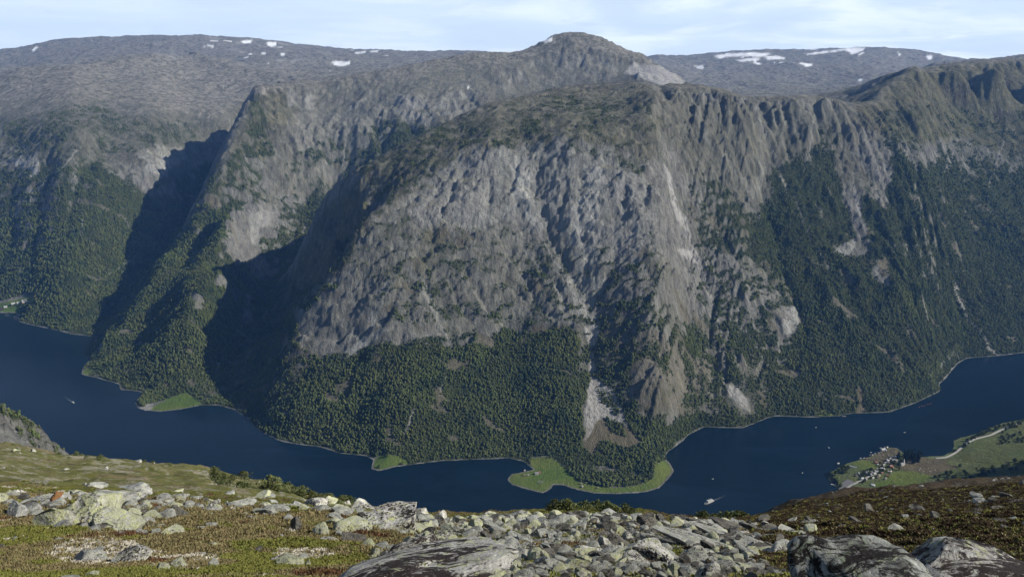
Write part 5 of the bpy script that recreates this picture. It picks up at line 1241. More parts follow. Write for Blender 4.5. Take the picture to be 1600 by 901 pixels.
M_T1 = mk('crowberry', (.060, .070, .016), (.20, .205, .050)); M_T2 = mk('heather', (.090, .078, .036), (.235, .20, .095)); M_T3 = mk('reindeer_lichen', (.34, .31, .25), (.58, .55, .47)); M_T4 = mk('dark_heather', (.020, .014, .008), (.075, .052, .026))
M_T5 = mk('red_bearberry', (.085, .050, .028), (.17, .10, .05))
tf = [tuft('tuft', 1, 44, .55, 1.3, M_T1, .3), tuft('tuft', 2, 36, .6, 1.2, M_T2, .5), tuft('tuft', 3, 34, .6, 1.1, M_T3, .3), tuft('tuft', 4, 34, .6, 1.3, M_T4, .4), tuft('tuft', 5, 26, .8, 1.0, M_T5, .4)]
P_, Y_, r_ = near_scatter(170000, lambda a, u: u < (1 - a[:, 0] * .97), 5.0, 70, -.8, .85, 7)
fi = np.interp(Y_, Yn, np.arange(len(Yn))).astype(int); qi = np.interp(P_[:, 0] / Y_, qn, np.arange(len(qn))).astype(int); att = NA.reshape(nf_, len(qn), 4)[fi, qi]
u = r_.random(len(Y_)); pat = fbm(P_[:, 0], P_[:, 1], 1.1, 3, 701)
ids = np.where(att[:, 1] > .45 + .3 * u, np.where(u < .8, 2, 1), np.where(att[:, 3] * .9 + pat * .7 > .5, 0, np.where((pat < -.62), 4, 1)))
ids = np.where(att[:, 2] > .5, np.where(u < .78, 3, np.where(u < .9, 0, 1)), ids)
scatter_object('heather', P_ - np.array([0, 0, .01]), (.0036 + .0030 * r_.random(len(Y_))) * Y_ * np.where(ids == 2, .7, 1) * (1 - .62 * sstep(14, 34, Y_)) + .012, r_.random(len(Y_)) * 6.28, ids, tf, kind='stuff')
print('near', time.time() - T0, n_ind)
# ================================================================ SINGLE TREES AND SHRUBS
def plant(kind, pos, h, r, label, cat, seed, mat, n, size, base=.15, shape='round', group=None, stems=1, blobs=0):
    rg = np.random.default_rng(seed)
    e = bpy.data.objects.new(kind, None); COL.objects.link(e); e.location = (pos[0], pos[1], pos[2] - .05 * h); tagged(e, label, cat, group); e.empty_display_size = 1
    pr = []
    for k in range(stems):
        a = rg.random() * 6.28; lean = .12 * r * stems
        top = np.array([math.cos(a) * lean, math.sin(a) * lean, h * .9]); pr.append(tube((0, 0, 0), top, h * .022, h * .006, 5))
        for q in range(3):
            b0 = top * (.35 + .18 * q); a2 = rg.random() * 6.28; pr.append(tube(b0, b0 + np.array([math.cos(a2) * r * .55, math.sin(a2) * r * .55, h * .16]), h * .010, h * .003, 4))
    v, f = join(pr); link('trunk', new_mesh('trunk', v, f, M_BARK, True), e)
    v, f = crown_leaves(rg, h, r, n, size, base, shape); link('crown', new_mesh('crown', v, f, mat, False), e)
    return e
def replant(src, pos, rot, s, label, group):
    e = src.copy(); COL.objects.link(e); e.location = pos; e.rotation_euler = (0, 0, rot); e.scale = (s, s, s); e['label'] = label; e['group'] = group
    for ch in src.children:
        c2 = ch.copy(); COL.objects.link(c2); c2.parent = e
    return e
M_SHRUB = leaf_mat('willow_leaves', (.060, .078, .030), (.135, .155, .055), .6); M_YEL = leaf_mat('yellow_leaves', (.16, .15, .035), (.24, .22, .06), .6); M_SPR = leaf_mat('spruce_needles', (.012, .024, .014), (.030, .048, .024), .5)
def near_top(px, py, hmul=1.0):
    return near_xy(px, py, 40, 260)
sh0 = [plant('birch_shrub', near_xy(424 + i * 2, 766, 120, 230), 3.2, 1.9, 'mountain birch standing highest among the bushes on the left shoulder', 'shrub', 60 + i, M_SHRUB, 420, .22, .05, group=None, stems=3) for i in range(1)]
sh1 = plant('birch_shrub', near_xy(380, 748, 120, 230), 2.4, 2.0, 'low round birch bush on the left shoulder behind the grey crest rocks', 'shrub', 61, M_SHRUB, 420, .22, .0, stems=3)
rs2 = np.random.default_rng(5)
for k in range(74):
    px = rs2.uniform(335, 560); top = np.interp(px, [335, 400, 470, 560], [733, 751, 766, 786]); py = top + rs2.uniform(2, 24) * (1 if px < 500 else .5)
    p = near_xy(px, py, 105, 230)
    replant([sh0[0], sh1][k % 2], p, rs2.random() * 6.28, rs2.uniform(.25, .65), 'green birch bush in the thicket running down the left shoulder to the water', 'birch bushes on the left shoulder')
for k in range(30):
    px = rs2.uniform(858, 988); py = np.interp(px, [858, 900, 950, 988], [808, 803, 803, 806]) + rs2.uniform(0, 7)
    replant([sh0[0], sh1][k % 2], near_xy(px, py, 55, 80), rs2.random() * 6.28, rs2.uniform(.16, .36), 'bush in the low thicket along the brink at the centre', 'bushes on the brink at the centre')
for k in range(20):
    px = rs2.uniform(1095, 1172); py = 812 + rs2.uniform(-1, 5)
    replant([sh0[0], sh1][k % 2], near_xy(px, py, 60, 85), rs2.random() * 6.28, rs2.uniform(.16, .36), 'bush in the small thicket on the brink under the ferry', 'bushes on the brink under the ferry')
for k in range(14):
    px = rs2.uniform(20, 320); py = np.interp(px, [0, 130, 320], [692, 712, 728]) + rs2.uniform(1, 8)
    replant([sh0[0], sh1][k % 2], near_xy(px, py, 105, 230), rs2.random() * 6.28, rs2.uniform(.2, .42), 'dwarf bush along the grassy skyline of the left shoulder', 'dwarf bushes on the left skyline')
# farm spit: spruce grove, orchard trees
sp = plant('spruce_tree', ground_at(1424, 718), 24, 5.5, 'tallest dark spruce in the middle of the grove behind the red house', 'tree', 80, M_SPR, 900, 1.1, .04, 'cone')
for k in range(26):
    a = rs2.random() * 6.28; q = math.sqrt(rs2.random()); px = 1422 + 21 * q * math.cos(a); py = 716 + 8 * q * math.sin(a)
    replant(sp, ground_at(px, py), rs2.random() * 6.28, rs2.uniform(.65, 1.0), 'dark spruce in the dense grove on the spit', 'spruces of the grove on the spit')
br = plant('birch_tree', ground_at(1318, 740), 9, 4.2, 'rounded tree at the front of the wooded knoll on the tip of the spit', 'tree', 81, M_LEAF, 520, .9, .1, stems=2)
for k in range(34):
    px = rs2.uniform(1295, 1328); py = np.interp(px, [1295, 1312, 1328], [742, 729, 729]) + rs2.uniform(0, 10)
    replant(br, ground_at(px, py), rs2.random() * 6.28, rs2.uniform(.5, 1.0), 'leafy tree of the copse on the seaward tip of the spit', 'trees of the copse on the tip')
for k in range(90):
    px = rs2.uniform(1345, 1408); py = 733 - (px - 1376) * .45 + rs2.uniform(-9, 9)
    replant(br, ground_at(px, py), rs2.random() * 6.28, rs2.uniform(.35, .8), 'garden tree among the village houses', 'garden trees of the village')
for k in range(60):
    px = rs2.uniform(1488, 1600); py = np.interp(px, [1488, 1530, 1600], [704, 674, 656]) + rs2.uniform(0, 9)
    replant(br, ground_at(px, py), rs2.random() * 6.28, rs2.uniform(.5, 1.2), 'leafy tree in the belt along the shore road', 'trees along the shore road')
for k in range(46):
    px = rs2.uniform(1460, 1600); py = np.interp(px, [1460, 1600], [748, 722]) + rs2.uniform(-4, 10)
    replant(br, ground_at(px, py), rs2.random() * 6.28, rs2.uniform(.6, 1.3), 'tree in the shaded wood below the dark slope', 'trees in the shaded wood')
for k in range(22):
    px = rs2.uniform(1560, 1600); py = rs2.uniform(676, 694)
    replant(br, ground_at(px, py), rs2.random() * 6.28, rs2.uniform(.6, 1.1), 'tree in the grove above the farm fields at the right edge', 'grove above the fields')
for px, py, h, r, lab, m in [(1499.5, 729, 9, 5, 'lone round tree on the shaded edge of the tan field', M_LEAF), (1404.6, 735, 15, 2.6, 'tall narrow yellow-green poplar in front of the church', M_YEL),
    (592, 731, 11, 5, 'broad dark tree on the tip of the small left-centre meadow', M_LEAF), (628, 726, 8, 4.5, 'low spreading tree at the right end of the small meadow', M_LEAF), (829, 716, 9, 4, 'single tree at the back of the meadow beside the cove', M_LEAF),
    (604, 713, 9, 4, 'tree standing just behind the small left-centre meadow', M_LEAF)]:
    plant('leafy_tree', ground_at(px, py), h, r, lab, 'tree', int(px), m, 420, .9, .08, stems=2)

# ================================================================ HOUSES, CHURCH, BOATS
def flat_mat(name, col, rough=.7, var=.12, sc=.8):
    m, t, b = mat_new(name, rough, .3); n = noise(t, objvec(t), sc, 4, .6)
    c = mixc(t, rng(t, n, .3, .7), tuple(x * (1 - var) for x in col), tuple(min(1, x * (1 + var)) for x in col)); t.links.new(c, b.inputs['Base Color']); return m
W_WHITE = flat_mat('white_boards', (.50, .49, .465)); W_RED = flat_mat('red_boards', (.22, .045, .035)); W_CREAM = flat_mat('cream_boards', (.60, .54, .42)); W_BROWN = flat_mat('brown_boards', (.13, .085, .055)); W_GREY = flat_mat('weathered_boards', (.27, .25, .23)); W_OCHRE = flat_mat('ochre_boards', (.55, .33, .16))
R_SLATE = flat_mat('slate_roof', (.20, .20, .215)); R_RED = flat_mat('tile_roof', (.20, .095, .07)); R_PALE = flat_mat('sheet_roof', (.36, .37, .375)); R_DARK = flat_mat('dark_roof', (.055, .055, .06)); R_TURF = flat_mat('turf_roof', (.14, .14, .07))
M_GLASS = bpy.data.materials.new('window_glass'); M_GLASS.use_nodes = True; _b = M_GLASS.node_tree.nodes['Principled BSDF']; _b.inputs['Base Color'].default_value = (.02, .03, .04, 1); _b.inputs['Roughness'].default_value = .1
M_STONE = flat_mat('foundation_stone', (.22, .21, .20))
def bx(cx, cy, cz, sx, sy, sz):
    v = np.array([[x, y, z] for z in (-.5, .5) for y in (-.5, .5) for x in (-.5, .5)]) * [sx, sy, sz] + [cx, cy, cz]
    return v, np.array([[0, 2, 3], [0, 3, 1], [4, 5, 7], [4, 7, 6], [0, 1, 5], [0, 5, 4], [2, 6, 7], [2, 7, 3], [0, 4, 6], [0, 6, 2], [1, 3, 7], [1, 7, 5]])
def house(px, py, L, Wd, hh, rot, wall, roof, label, cat='house', kind='house', chimney=True, pos=None):
    x, y, z = pos or ground_at(px, py); z = max(z, .6)
    e = bpy.data.objects.new(kind, None); COL.objects.link(e); e.location = (x, y, z - .3); e.rotation_euler = (0, 0, rot); tagged(e, label, cat)
    rh = Wd * .42
    v, f = bx(0, 0, hh / 2, L, Wd, hh); g = np.array([[-L/2, -Wd/2, hh], [-L/2, Wd/2, hh], [-L/2, 0, hh + rh], [L/2, -Wd/2, hh], [L/2, Wd/2, hh], [L/2, 0, hh + rh]])
    v, f = join([(v, f), (g, np.array([[0, 2, 1], [3, 4, 5]]))]); link('wall', new_mesh('wall', v, f, wall, False), e)
    o_ = .35; rr = []
    for s in (-1, 1):
        a = np.array([[-L/2 - o_, s * (Wd/2 + o_), hh - .25], [L/2 + o_, s * (Wd/2 + o_), hh - .25], [L/2 + o_, 0, hh + rh + .05], [-L/2 - o_, 0, hh + rh + .05]]); bq = a + [0, 0, .22]
        rr.append((np.r_[a, bq], np.array([[0, 1, 2], [0, 2, 3], [4, 6, 5], [4, 7, 6], [0, 4, 5], [0, 5, 1], [3, 2, 6], [3, 6, 7], [1, 5, 6], [1, 6, 2], [0, 3, 7], [0, 7, 4]])))
    v, f = join(rr); rf = link('roof', new_mesh('roof', v, f, roof, False), e)
    if chimney:
        v, f = bx(L * .15, 0, hh + rh + .3, .6, .6, 1.2); link('chimney', new_mesh('chimney', v, f, M_STONE, False), rf)
    nwin = max(2, int(L / 2.6))
    for s in (-1, 1):
        for i in range(nwin):
            xx = -L / 2 + (i + .5) * L / nwin
            if s == -1 and i == nwin // 2:
                v, f = bx(xx, s * (Wd / 2 + .03), 1.05, .95, .1, 2.0); link('door', new_mesh('door', v, f, W_BROWN if wall is not W_BROWN else W_WHITE, False), e); continue
            v, f = bx(xx, s * (Wd / 2 + .02), hh * .58, 1.0, .08, 1.1); link('window', new_mesh('window', v, f, M_GLASS, False), e)
    return e
V_ = [ # px, py, length, width, wall height, turn, wall, roof, label
 (1379.5,704,16,9,5,.3,W_WHITE,R_PALE,'long white-roofed barn on the outer shore of the spit'), (1384,705.5,8,6,4,1.3,W_CREAM,R_PALE,'cream house joined to the right of the white-roofed barn'),
 (1386,699.5,6,4.5,3,.4,W_WHITE,R_PALE,'small white boathouse at the outermost point of the spit'), (1382,700,5,4,2.6,.4,W_GREY,R_DARK,'grey shed beside the outermost white boathouse'),
 (1366.6,709.6,7,5,3,.5,W_GREY,R_DARK,'weathered boathouse with dark roof, left of the white-roofed barn'), (1371.5,708.8,6,5,3,.5,W_BROWN,R_DARK,'brown boathouse nearest the white-roofed barn'),
 (1362.6,712,6,4.5,2.8,.5,W_GREY,R_SLATE,'grey boathouse halfway along the outer shore'), (1359,711.5,5,4,2.5,.6,W_BROWN,R_DARK,'little brown boathouse standing at the waterline of the outer shore'),
 (1344.5,717,6,4,2.8,.1,W_WHITE,R_SLATE,'white boathouse at the back of the green strip field'), (1350,716.7,6,4.5,2.8,.2,W_GREY,R_SLATE,'grey boathouse second from the white one by the strip field'),
 (1354,717.2,6,4.5,2.8,.2,W_BROWN,R_RED,'brown boathouse with a tiled roof by the strip field'), (1358,717,5,4,2.8,.3,W_GREY,R_DARK,'small dark-roofed boathouse ending the row by the strip field'),
 (1390,718.5,10,7,4.8,.9,W_CREAM,R_SLATE,'cream farmhouse at the top of the village lane'), (1387.6,721,9,7,4.6,.2,W_CREAM,R_PALE,'cream house with a pale roof below the top farmhouse'),
 (1385,719.5,8,6,4,.9,W_GREY,R_SLATE,'grey-roofed house left of the top farmhouse'), (1388,724,7,6,3.8,.3,W_WHITE,R_DARK,'white house with a dark roof in the middle of the lane'),
 (1398.3,715,9,7,5,1.2,W_WHITE,R_PALE,'pale tall house against the spruce grove'), (1395.5,720,12,8,4.5,.3,W_GREY,R_SLATE,'large slate-roofed house left of the spruce grove'), (1399.5,720.6,10,7,4.5,.2,W_GREY,R_SLATE,'slate-roofed house tucked under the spruces'),
 (1368.8,723.8,9,7,4,.1,W_RED,R_RED,'red barn standing alone between the two fields'), (1371.3,726.5,5,4,3,.2,W_WHITE,R_PALE,'small white outbuilding beside the lone red barn'),
 (1391.5,730,11,8,5,.4,W_RED,R_RED,'bright red house in the heart of the village'), (1395,730.8,6,5,3.2,.4,W_BROWN,R_RED,'brown annex right of the bright red house'),
 (1377.5,733.2,7,6,4,.6,W_WHITE,R_PALE,'white house left of the lane at mid village'), (1380.5,734,7,6,4,.2,W_CREAM,R_PALE,'cream house touching the lane at mid village'),
 (1370,734.2,7,6,4,.8,W_WHITE,R_SLATE,'white gabled house on the edge of the green strip field'), (1366.6,737,8,6,4,.5,W_GREY,R_SLATE,'grey house below the white gabled one'),
 (1366.3,740.8,9,7,4.5,.3,W_WHITE,R_PALE,'white house at the lower bend of the lane'), (1353,740.3,10,7,4.5,1.1,W_GREY,R_SLATE,'slate-roofed house in the lower cluster, left one'), (1356,739.2,8,6,4.5,.9,W_CREAM,R_SLATE,'tall cream house in the lower cluster'),
 (1360,742.5,9,7,4.4,1.0,W_GREY,R_SLATE,'slate-roofed house in the lower cluster, right one'), (1362.6,738.6,7,6,4,.3,W_WHITE,R_SLATE,'white house behind the lower cluster'),
 (1341,741.5,9,7,4.6,1.3,W_CREAM,R_PALE,'pale tall house at the left of the lower cluster'), (1337.5,744,7,6,3.5,.2,W_BROWN,R_DARK,'dark brown house on the knoll side of the village'),
 (1363.6,748,8,5,3.5,.4,W_WHITE,R_PALE,'white workshop above the ferry road'), (1347,749,10,8,5,.3,W_CREAM,R_PALE,'broad cream building over the parking place'), (1353,749.5,7,6,4,.6,W_GREY,R_SLATE,'grey house between the broad cream building and the lane'),
 (1378,739.6,7,6,3.6,.2,W_BROWN,R_RED,'brown cabin with a tiled roof right of the lane'), (1373.3,743.4,8,6,4,.4,W_CREAM,R_TURF,'cream house with a mossy roof above the bright field'), (1371,747,7,5,3.4,.5,W_RED,R_DARK,'small red house on the corner of the bright field'),
 (1388,737.4,6,5,3.2,.1,W_GREY,R_SLATE,'grey shed by the long white building'), (1391.5,737.4,11,4,3,.9,W_WHITE,R_PALE,'long narrow white building at the head of the bright field'), (1386.6,743.6,9,5,3,-.2,W_BROWN,R_RED,'brown-roofed shed on the edge of the bright field'), (1383.6,748.4,5,5,4,.3,W_WHITE,R_SLATE,'white house standing at the shadow line on the bright field')]
for (px, py, L, Wd, hh, rot, wl_, rf_, lab) in V_:
    house(px, py, L * .86, Wd * .86, hh * .9, rot, wl_, rf_, lab, 'boathouse' if 'boathouse' in lab else ('barn' if 'barn' in lab else 'house'), 'boathouse' if 'boathouse' in lab else ('barn' if 'barn' in lab else 'house'), 'boat' not in lab and 'shed' not in lab)
# church: white nave, slate roof, tower with a thin spire
c0 = house(1409.5, 726.5, 15, 7.5, 5, .5, W_WHITE, R_SLATE, 'white wooden church with a thin spire in front of the spruces', 'church', 'church', False)
v, f = bx(6.2, 0, 5, 3.6, 3.6, 10); tw = link('tower', new_mesh('tower', v, f, W_WHITE, False), c0)
v = np.array([[-2.1, -2.1, 0], [2.1, -2.1, 0], [2.1, 2.1, 0], [-2.1, 2.1, 0], [0, 0, 11.]]) + [6.2, 0, 10]; link('spire', new_mesh('spire', v, [[0, 1, 4], [1, 2, 4], [2, 3, 4], [3, 0, 4]], R_PALE, False), tw)
# greenhouse, tank, quay
g0 = house(1331.5, 730, 24, 5, 2.2, -.5, R_PALE, R_PALE, 'long pale sheet-roofed greenhouse beside the knoll copse', 'greenhouse', 'greenhouse', False)
house(1309.5, 725, 6, 4, 3, .2, W_GREY, R_PALE, 'pale boathouse alone on the tip shore beside the copse', 'boathouse', 'boathouse', False)
# left farm
for (px, py, L, Wd, hh, rot, wl_, rf_, lab) in [
 (9, 481, 14, 9, 5, .4, W_WHITE, R_PALE, 'white-roofed farm building nearest the far left quay'), (21, 476, 16, 9, 5, .5, W_WHITE, R_PALE, 'long white-roofed barn, second from the left on the far farm'), (29.3, 474.6, 14, 8, 5, .4, W_WHITE, R_PALE, 'white-roofed house in the middle of the far farm'),
 (36.6, 471.6, 11, 9, 6, .2, W_WHITE, R_PALE, 'white upper house of the pair on the far farm'), (37.3, 473.8, 11, 9, 5, .2, W_OCHRE, R_PALE, 'ochre house in front of the white upper house on the far farm'), (42.5, 471.6, 6, 5, 4, 1.2, W_WHITE, R_PALE, 'small white building right of the ochre house'),
 (40, 469.2, 10, 6, 3.5, .3, W_GREY, R_SLATE, 'grey barn above the pair of houses on the far farm'), (56, 464, 9, 7, 4, .3, W_CREAM, R_RED, 'cream cabin at the wood edge right of the far farm'), (2, 484.5, 18, 10, 5, .1, W_BROWN, R_DARK, 'dark-roofed boathouse by the far left quay')]:
    house(px, py, L, Wd, hh, rot, wl_, rf_, lab)
# peninsula buildings
for (px, py, L, Wd, hh, rot, wl_, rf_, lab, ca) in [
 (838.5, 740.5, 10, 7, 4.5, .15, W_WHITE, R_SLATE, 'white house at the neck of the green peninsula', 'house'), (842.5, 739, 8, 6, 3.6, .15, W_GREY, R_RED, 'grey house with a reddish roof right behind the white one on the neck', 'house'),
 (820, 743, 9, 6, 3, .05, W_BROWN, R_TURF, 'brown turf-roofed shed on the round end of the peninsula', 'shed'), (825.5, 742, 4.5, 4, 2.6, .4, W_WHITE, R_SLATE, 'little white hut right of the turf-roofed shed', 'hut'),
 (819.5, 736, 5, 4, 3, .9, W_GREY, R_SLATE, 'grey boathouse in the cove behind the peninsula', 'boathouse'), (908.5, 756, 6, 5, 3, .2, W_GREY, R_TURF, 'weathered hut at the wood edge on the long shore meadow', 'hut'),
 (909.5, 761, 5, 5, 3, .7, W_GREY, R_SLATE, 'weathered hut nearest the water on the long shore meadow', 'hut'), (917, 755.5, 9, 4, 2.4, -.1, W_BROWN, R_TURF, 'long low sheep shed against the wood on the shore meadow', 'shed'), (934, 762, 5, 4, 2.4, .3, W_BROWN, R_TURF, 'tiny brown shed farthest right on the shore meadow', 'shed')]:
    house(px, py, L, Wd, hh, rot, wl_, rf_, lab, ca, ca, False)
# stone fold on the peninsula: a ring of boulders
x0, y0, z0 = ground_at(844, 753); pr = []
rg = np.random.default_rng(8)
for i in range(26):
    a = i / 26 * 6.283; v, f = ICO[1]; s = .9 + .5 * rg.random(); pr.append((v * (1 + .3 * (rg.random((len(v), 1)) - .5)) * s + [math.cos(a) * 6.5 * (1 + .1 * rg.random()), math.sin(a) * 5 * (1 + .1 * rg.random()), .4], f))
v, f = join(pr); o = link('stone_ring', new_mesh('stone_ring', v, f, M_STONE, False)); o.location = (x0, y0, z0); tagged(o, 'round fold of heaped stones on the green peninsula', 'stone ring')
# hay bales on the tan field
bale_me = None
for i, (px, py) in enumerate([(1437.5,732),(1436.2,734.4),(1443,737.4),(1450,731.5),(1452,737.2),(1454.3,737.5),(1460.6,734.8),(1453.8,724),(1449.8,723),(1460,723.6),(1510.6,724.8),(1388,711),(1379.8,712)]):
    if bale_me is None:
        th = np.arange(12) / 12 * 6.283; rb = 1.15; v = np.r_[np.c_[np.full(12, -1.), np.cos(th) * rb, np.sin(th) * rb + rb], np.c_[np.full(12, 1.), np.cos(th) * rb, np.sin(th) * rb + rb], [[-1, 0, rb], [1, 0, rb]]]
        f = [q for j in range(12) for q in ([j, (j + 1) % 12, 12 + (j + 1) % 12], [j, 12 + (j + 1) % 12, 12 + j], [24, (j + 1) % 12, j], [25, 12 + j, 12 + (j + 1) % 12])]; bale_me = new_mesh('hay_bale', v, f, W_WHITE, True)
    o = link('hay_bale', bale_me); o.location = ground_at(px, py); o.rotation_euler = (0, 0, rs2.random() * 3); tagged(o, 'white wrapped round bale lying on the mown tan field', 'hay bale', 'wrapped bales on the tan field')
# slurry tank
x0, y0, z0 = ground_at(1364, 758.5); th = np.arange(24) / 24 * 6.283
v = np.r_[np.c_[np.cos(th) * 6, np.sin(th) * 6, np.zeros(24)], np.c_[np.cos(th) * 6, np.sin(th) * 6, np.full(24, 2.4)], [[0, 0, 3.6]]]
f = [q for j in range(24) for q in ([j, (j + 1) % 24, 24 + (j + 1) % 24], [j, 24 + (j + 1) % 24, 24 + j], [24 + j, 24 + (j + 1) % 24, 48])]
o = link('tank', new_mesh('tank', v, f, R_PALE, False)); o.location = (x0, y0, z0); tagged(o, 'round pale covered tank on the shaded green field', 'tank')
# roads, quay and parking place as sheets laid on the ground
M_ROAD = flat_mat('gravel_road', (.34, .33, .31), .9, .15, .3); M_ASPH = flat_mat('asphalt', (.13, .13, .135), .9, .15, .3)
def road(name, pts, wd, mat, lift=.35):
    P = []
    for a, b in zip(pts[:-1], pts[1:]):
        n = 8
        for k in range(n): P.append((a[0] + (b[0] - a[0]) * k / n, a[1] + (b[1] - a[1]) * k / n))
    P.append(pts[-1]); W3 = np.array([ground_at(*p) for p in P])
    for _ in range(6): W3[1:-1] = (W3[:-2] + 2 * W3[1:-1] + W3[2:]) / 4
    T = np.gradient(W3[:, :2], axis=0); T /= np.linalg.norm(T, axis=1)[:, None] + 1e-9; nn = np.c_[-T[:, 1], T[:, 0]]
    Lp = W3[:, :2] + nn * wd / 2; Rp = W3[:, :2] - nn * wd / 2
    zl = height(Lp[:, 0], Lp[:, 1]); zr = height(Rp[:, 0], Rp[:, 1]); zz = np.maximum(np.maximum(zl, zr), W3[:, 2]) + lift
    n = len(W3); v = np.r_[np.c_[Lp, zz], np.c_[Rp, zz], np.c_[Lp, zz - 1.2], np.c_[Rp, zz - 1.2]]
    f = []
    for i in range(n - 1): f += [[i, i + 1, n + i + 1, n + i], [i, 2 * n + i, 2 * n + i + 1, i + 1], [n + i, n + i + 1, 3 * n + i + 1, 3 * n + i]]
    return link(name, new_mesh(name, v, f, mat, False), kind='structure')
road('road', [(1462, 716), (1478, 715), (1494, 707), (1503, 699), (1512, 692), (1522, 686.5), (1536, 683), (1548, 680), (1556, 676), (1564, 672), (1575, 667), (1588, 662.5), (1597, 661)], 6.5, M_ROAD)
road('village_lane', [(1318, 770), (1324, 762), (1334, 756), (1345, 751), (1357, 745), (1365, 741), (1372, 735), (1379, 729), (1384, 722), (1391, 716.5), (1396, 713.5)], 5.5, M_ROAD)
road('parking_place', [(1316, 768), (1321, 757), (1330, 751)], 22, M_ASPH, .25)
# cars
def car(px, py, rot, col, label):
    e = bpy.data.objects.new('parked_car', None); COL.objects.link(e); x, y, z = ground_at(px, py); e.location = (x, y, z + .55); e.rotation_euler = (0, 0, rot); tagged(e, label, 'car')
    v, f = join([bx(0, 0, .65, 4.4, 1.8, .7), bx(-.2, 0, 1.25, 2.4, 1.6, .55)]); link('body', new_mesh('body', v, f, col, False), e)
    for sx in (-1.4, 1.4):
        for sy in (-.85, .85):
            th = np.arange(10) / 10 * 6.283; v = np.r_[np.c_[np.cos(th) * .33, np.full(10, -.1), np.sin(th) * .33], np.c_[np.cos(th) * .33, np.full(10, .1), np.sin(th) * .33]] + [sx, sy, .33]
            link('wheel', new_mesh('wheel', v, [[j, (j + 1) % 10, 10 + (j + 1) % 10, 10 + j] for j in range(10)], R_DARK, False), e)
    v, f = bx(1.02, 0, 1.25, .06, 1.4, .42); link('windscreen', new_mesh('windscreen', v, f, M_GLASS, False), e)
for px, py, r, m, lab in [(1335, 756.3, .4, W_WHITE, 'white car farthest up the quay road'), (1338.5, 753.6, .9, W_WHITE, 'white car by the bend below the cream building'), (1328.5, 765, .2, W_WHITE, 'white van-sized car at the lower parking place'), (1326, 767.5, .3, R_SLATE, 'grey car in front of the white one on the lower parking place'), (1332.5, 759, .3, R_DARK, 'dark car between the white cars on the quay road')]: car(px, py, r, m, lab)
# sailing and moored craft
def hull(L, B, D, n=10):
    s = np.linspace(0, 1, n); wdt = B / 2 * np.minimum(1, 1.25 * np.sin(np.pi * np.clip(s * .62 + .38, 0, 1))) ; wdt = B / 2 * np.clip(1 - (np.maximum(s - .55, 0) / .45) ** 2.2, 0, 1)
    xs = (s - .5) * L; sheer = D * (1 + .35 * np.maximum(s - .5, 0))
    v = np.r_[np.c_[xs, wdt, sheer], np.c_[xs, -wdt, sheer], np.c_[xs * .94, wdt * .7, np.full(n, -.6)], np.c_[xs * .94, -wdt * .7, np.full(n, -.6)]]
    f = []
    for i in range(n - 1): f += [[i, 2*n+i, 2*n+i+1, i+1], [n+i, n+i+1, 3*n+i+1, 3*n+i], [i, i+1, n+i+1, n+i]]
    f += [[0, n, 3*n, 2*n]]
    return v, f
M_HULL = flat_mat('dark_hull', (.035, .04, .05), .4); M_DECK = flat_mat('ferry_deck', (.10, .14, .14), .7); M_FOAM = flat_mat('wake_foam', (.55, .60, .65), .9)
fx, fy, _ = atZ(1107, 785); fe = bpy.data.objects.new('ferry', None); COL.objects.link(fe); fe.location = (fx, fy, 0); fe.rotation_euler = (0, 0, math.radians(215))
tagged(fe, 'white-decked passenger ferry with a blunt bow, under way near the brink', 'ferry')
v, f = hull(34, 9.5, 2.6); link('hull', new_mesh('hull', v, f, W_WHITE, False), fe)
v, f = bx(10.5, 0, 3.1, 8, 6.2, .5); link('foredeck', new_mesh('foredeck', v, f, M_DECK, False), fe)
v, f = bx(-4.5, 0, 4.1, 21, 8.6, 2.6); cb = link('cabin', new_mesh('cabin', v, f, W_WHITE, False), fe)
for s in (-1, 1):
    for k in range(7):
        v, f = bx(-13 + k * 2.9, s * 4.32, 4.3, 2.0, .06, 1.0); link('window', new_mesh('window', v, f, M_GLASS, False), cb)
v, f = bx(-7, 0, 6.5, 12, 5.4, 2.0); link('upper_deck', new_mesh('upper_deck', v, f, R_PALE, False), fe)
v, f = bx(2.5, 0, 6.6, 4.2, 6.8, 2.3); wh = link('wheelhouse', new_mesh('wheelhouse', v, f, W_WHITE, False), fe)
v, f = bx(4.66, 0, 6.9, .08, 6.0, .9); link('window', new_mesh('window', v, f, M_GLASS, False), wh)
v, f = bx(-9, 0, 7.6, 7, 1.2, .5); link('life_raft', new_mesh('life_raft', v, f, M_DECK, False), fe)
v, f = tube((1, 0, 7.5), (1, 0, 13), .25, .12, 6); link('mast', new_mesh('mast', v, f, W_WHITE, False), fe)
def wake(x, y, ang, L, w0, w1, alpha):
    m, t, b = mat_new('wake_foam', .6, .3); V = t.nodes.new('ShaderNodeUVMap')
    b.inputs['Base Color'].default_value = (.45, .52, .60, 1)
    n = noise(t, objvec(t), .25, 5, .7); g = t.nodes.new('ShaderNodeTexCoord'); sp_ = t.nodes.new('ShaderNodeSeparateXYZ'); t.links.new(g.outputs['Object'], sp_.inputs[0])
    fade = rng(t, sp_.outputs['X'], -L, 0, 0, 1); t.links.new(mul(t, mul(t, rng(t, n, .35, .7, .2, 1), mul(t, fade, fade)), alpha), b.inputs['Alpha'])
    v = [(0, -w0, 0), (0, w0, 0), (-L, w1, 0), (-L, -w1, 0)]
    o = link('wake', new_mesh('wake', v, [[0, 1, 2, 3]], m, False), kind='stuff'); o.location = (x, y, .06); o.rotation_euler = (0, 0, ang)
wake(fx + 14, fy + 10, math.radians(215), 60, 1.5, 4, .5)
bxx, byy, _ = atZ(114.5, 629); be = bpy.data.objects.new('motor_boat', None); COL.objects.link(be); be.location = (bxx, byy, 0); ang = math.radians(-42); be.rotation_euler = (0, 0, ang); be.scale = (1.3,) * 3
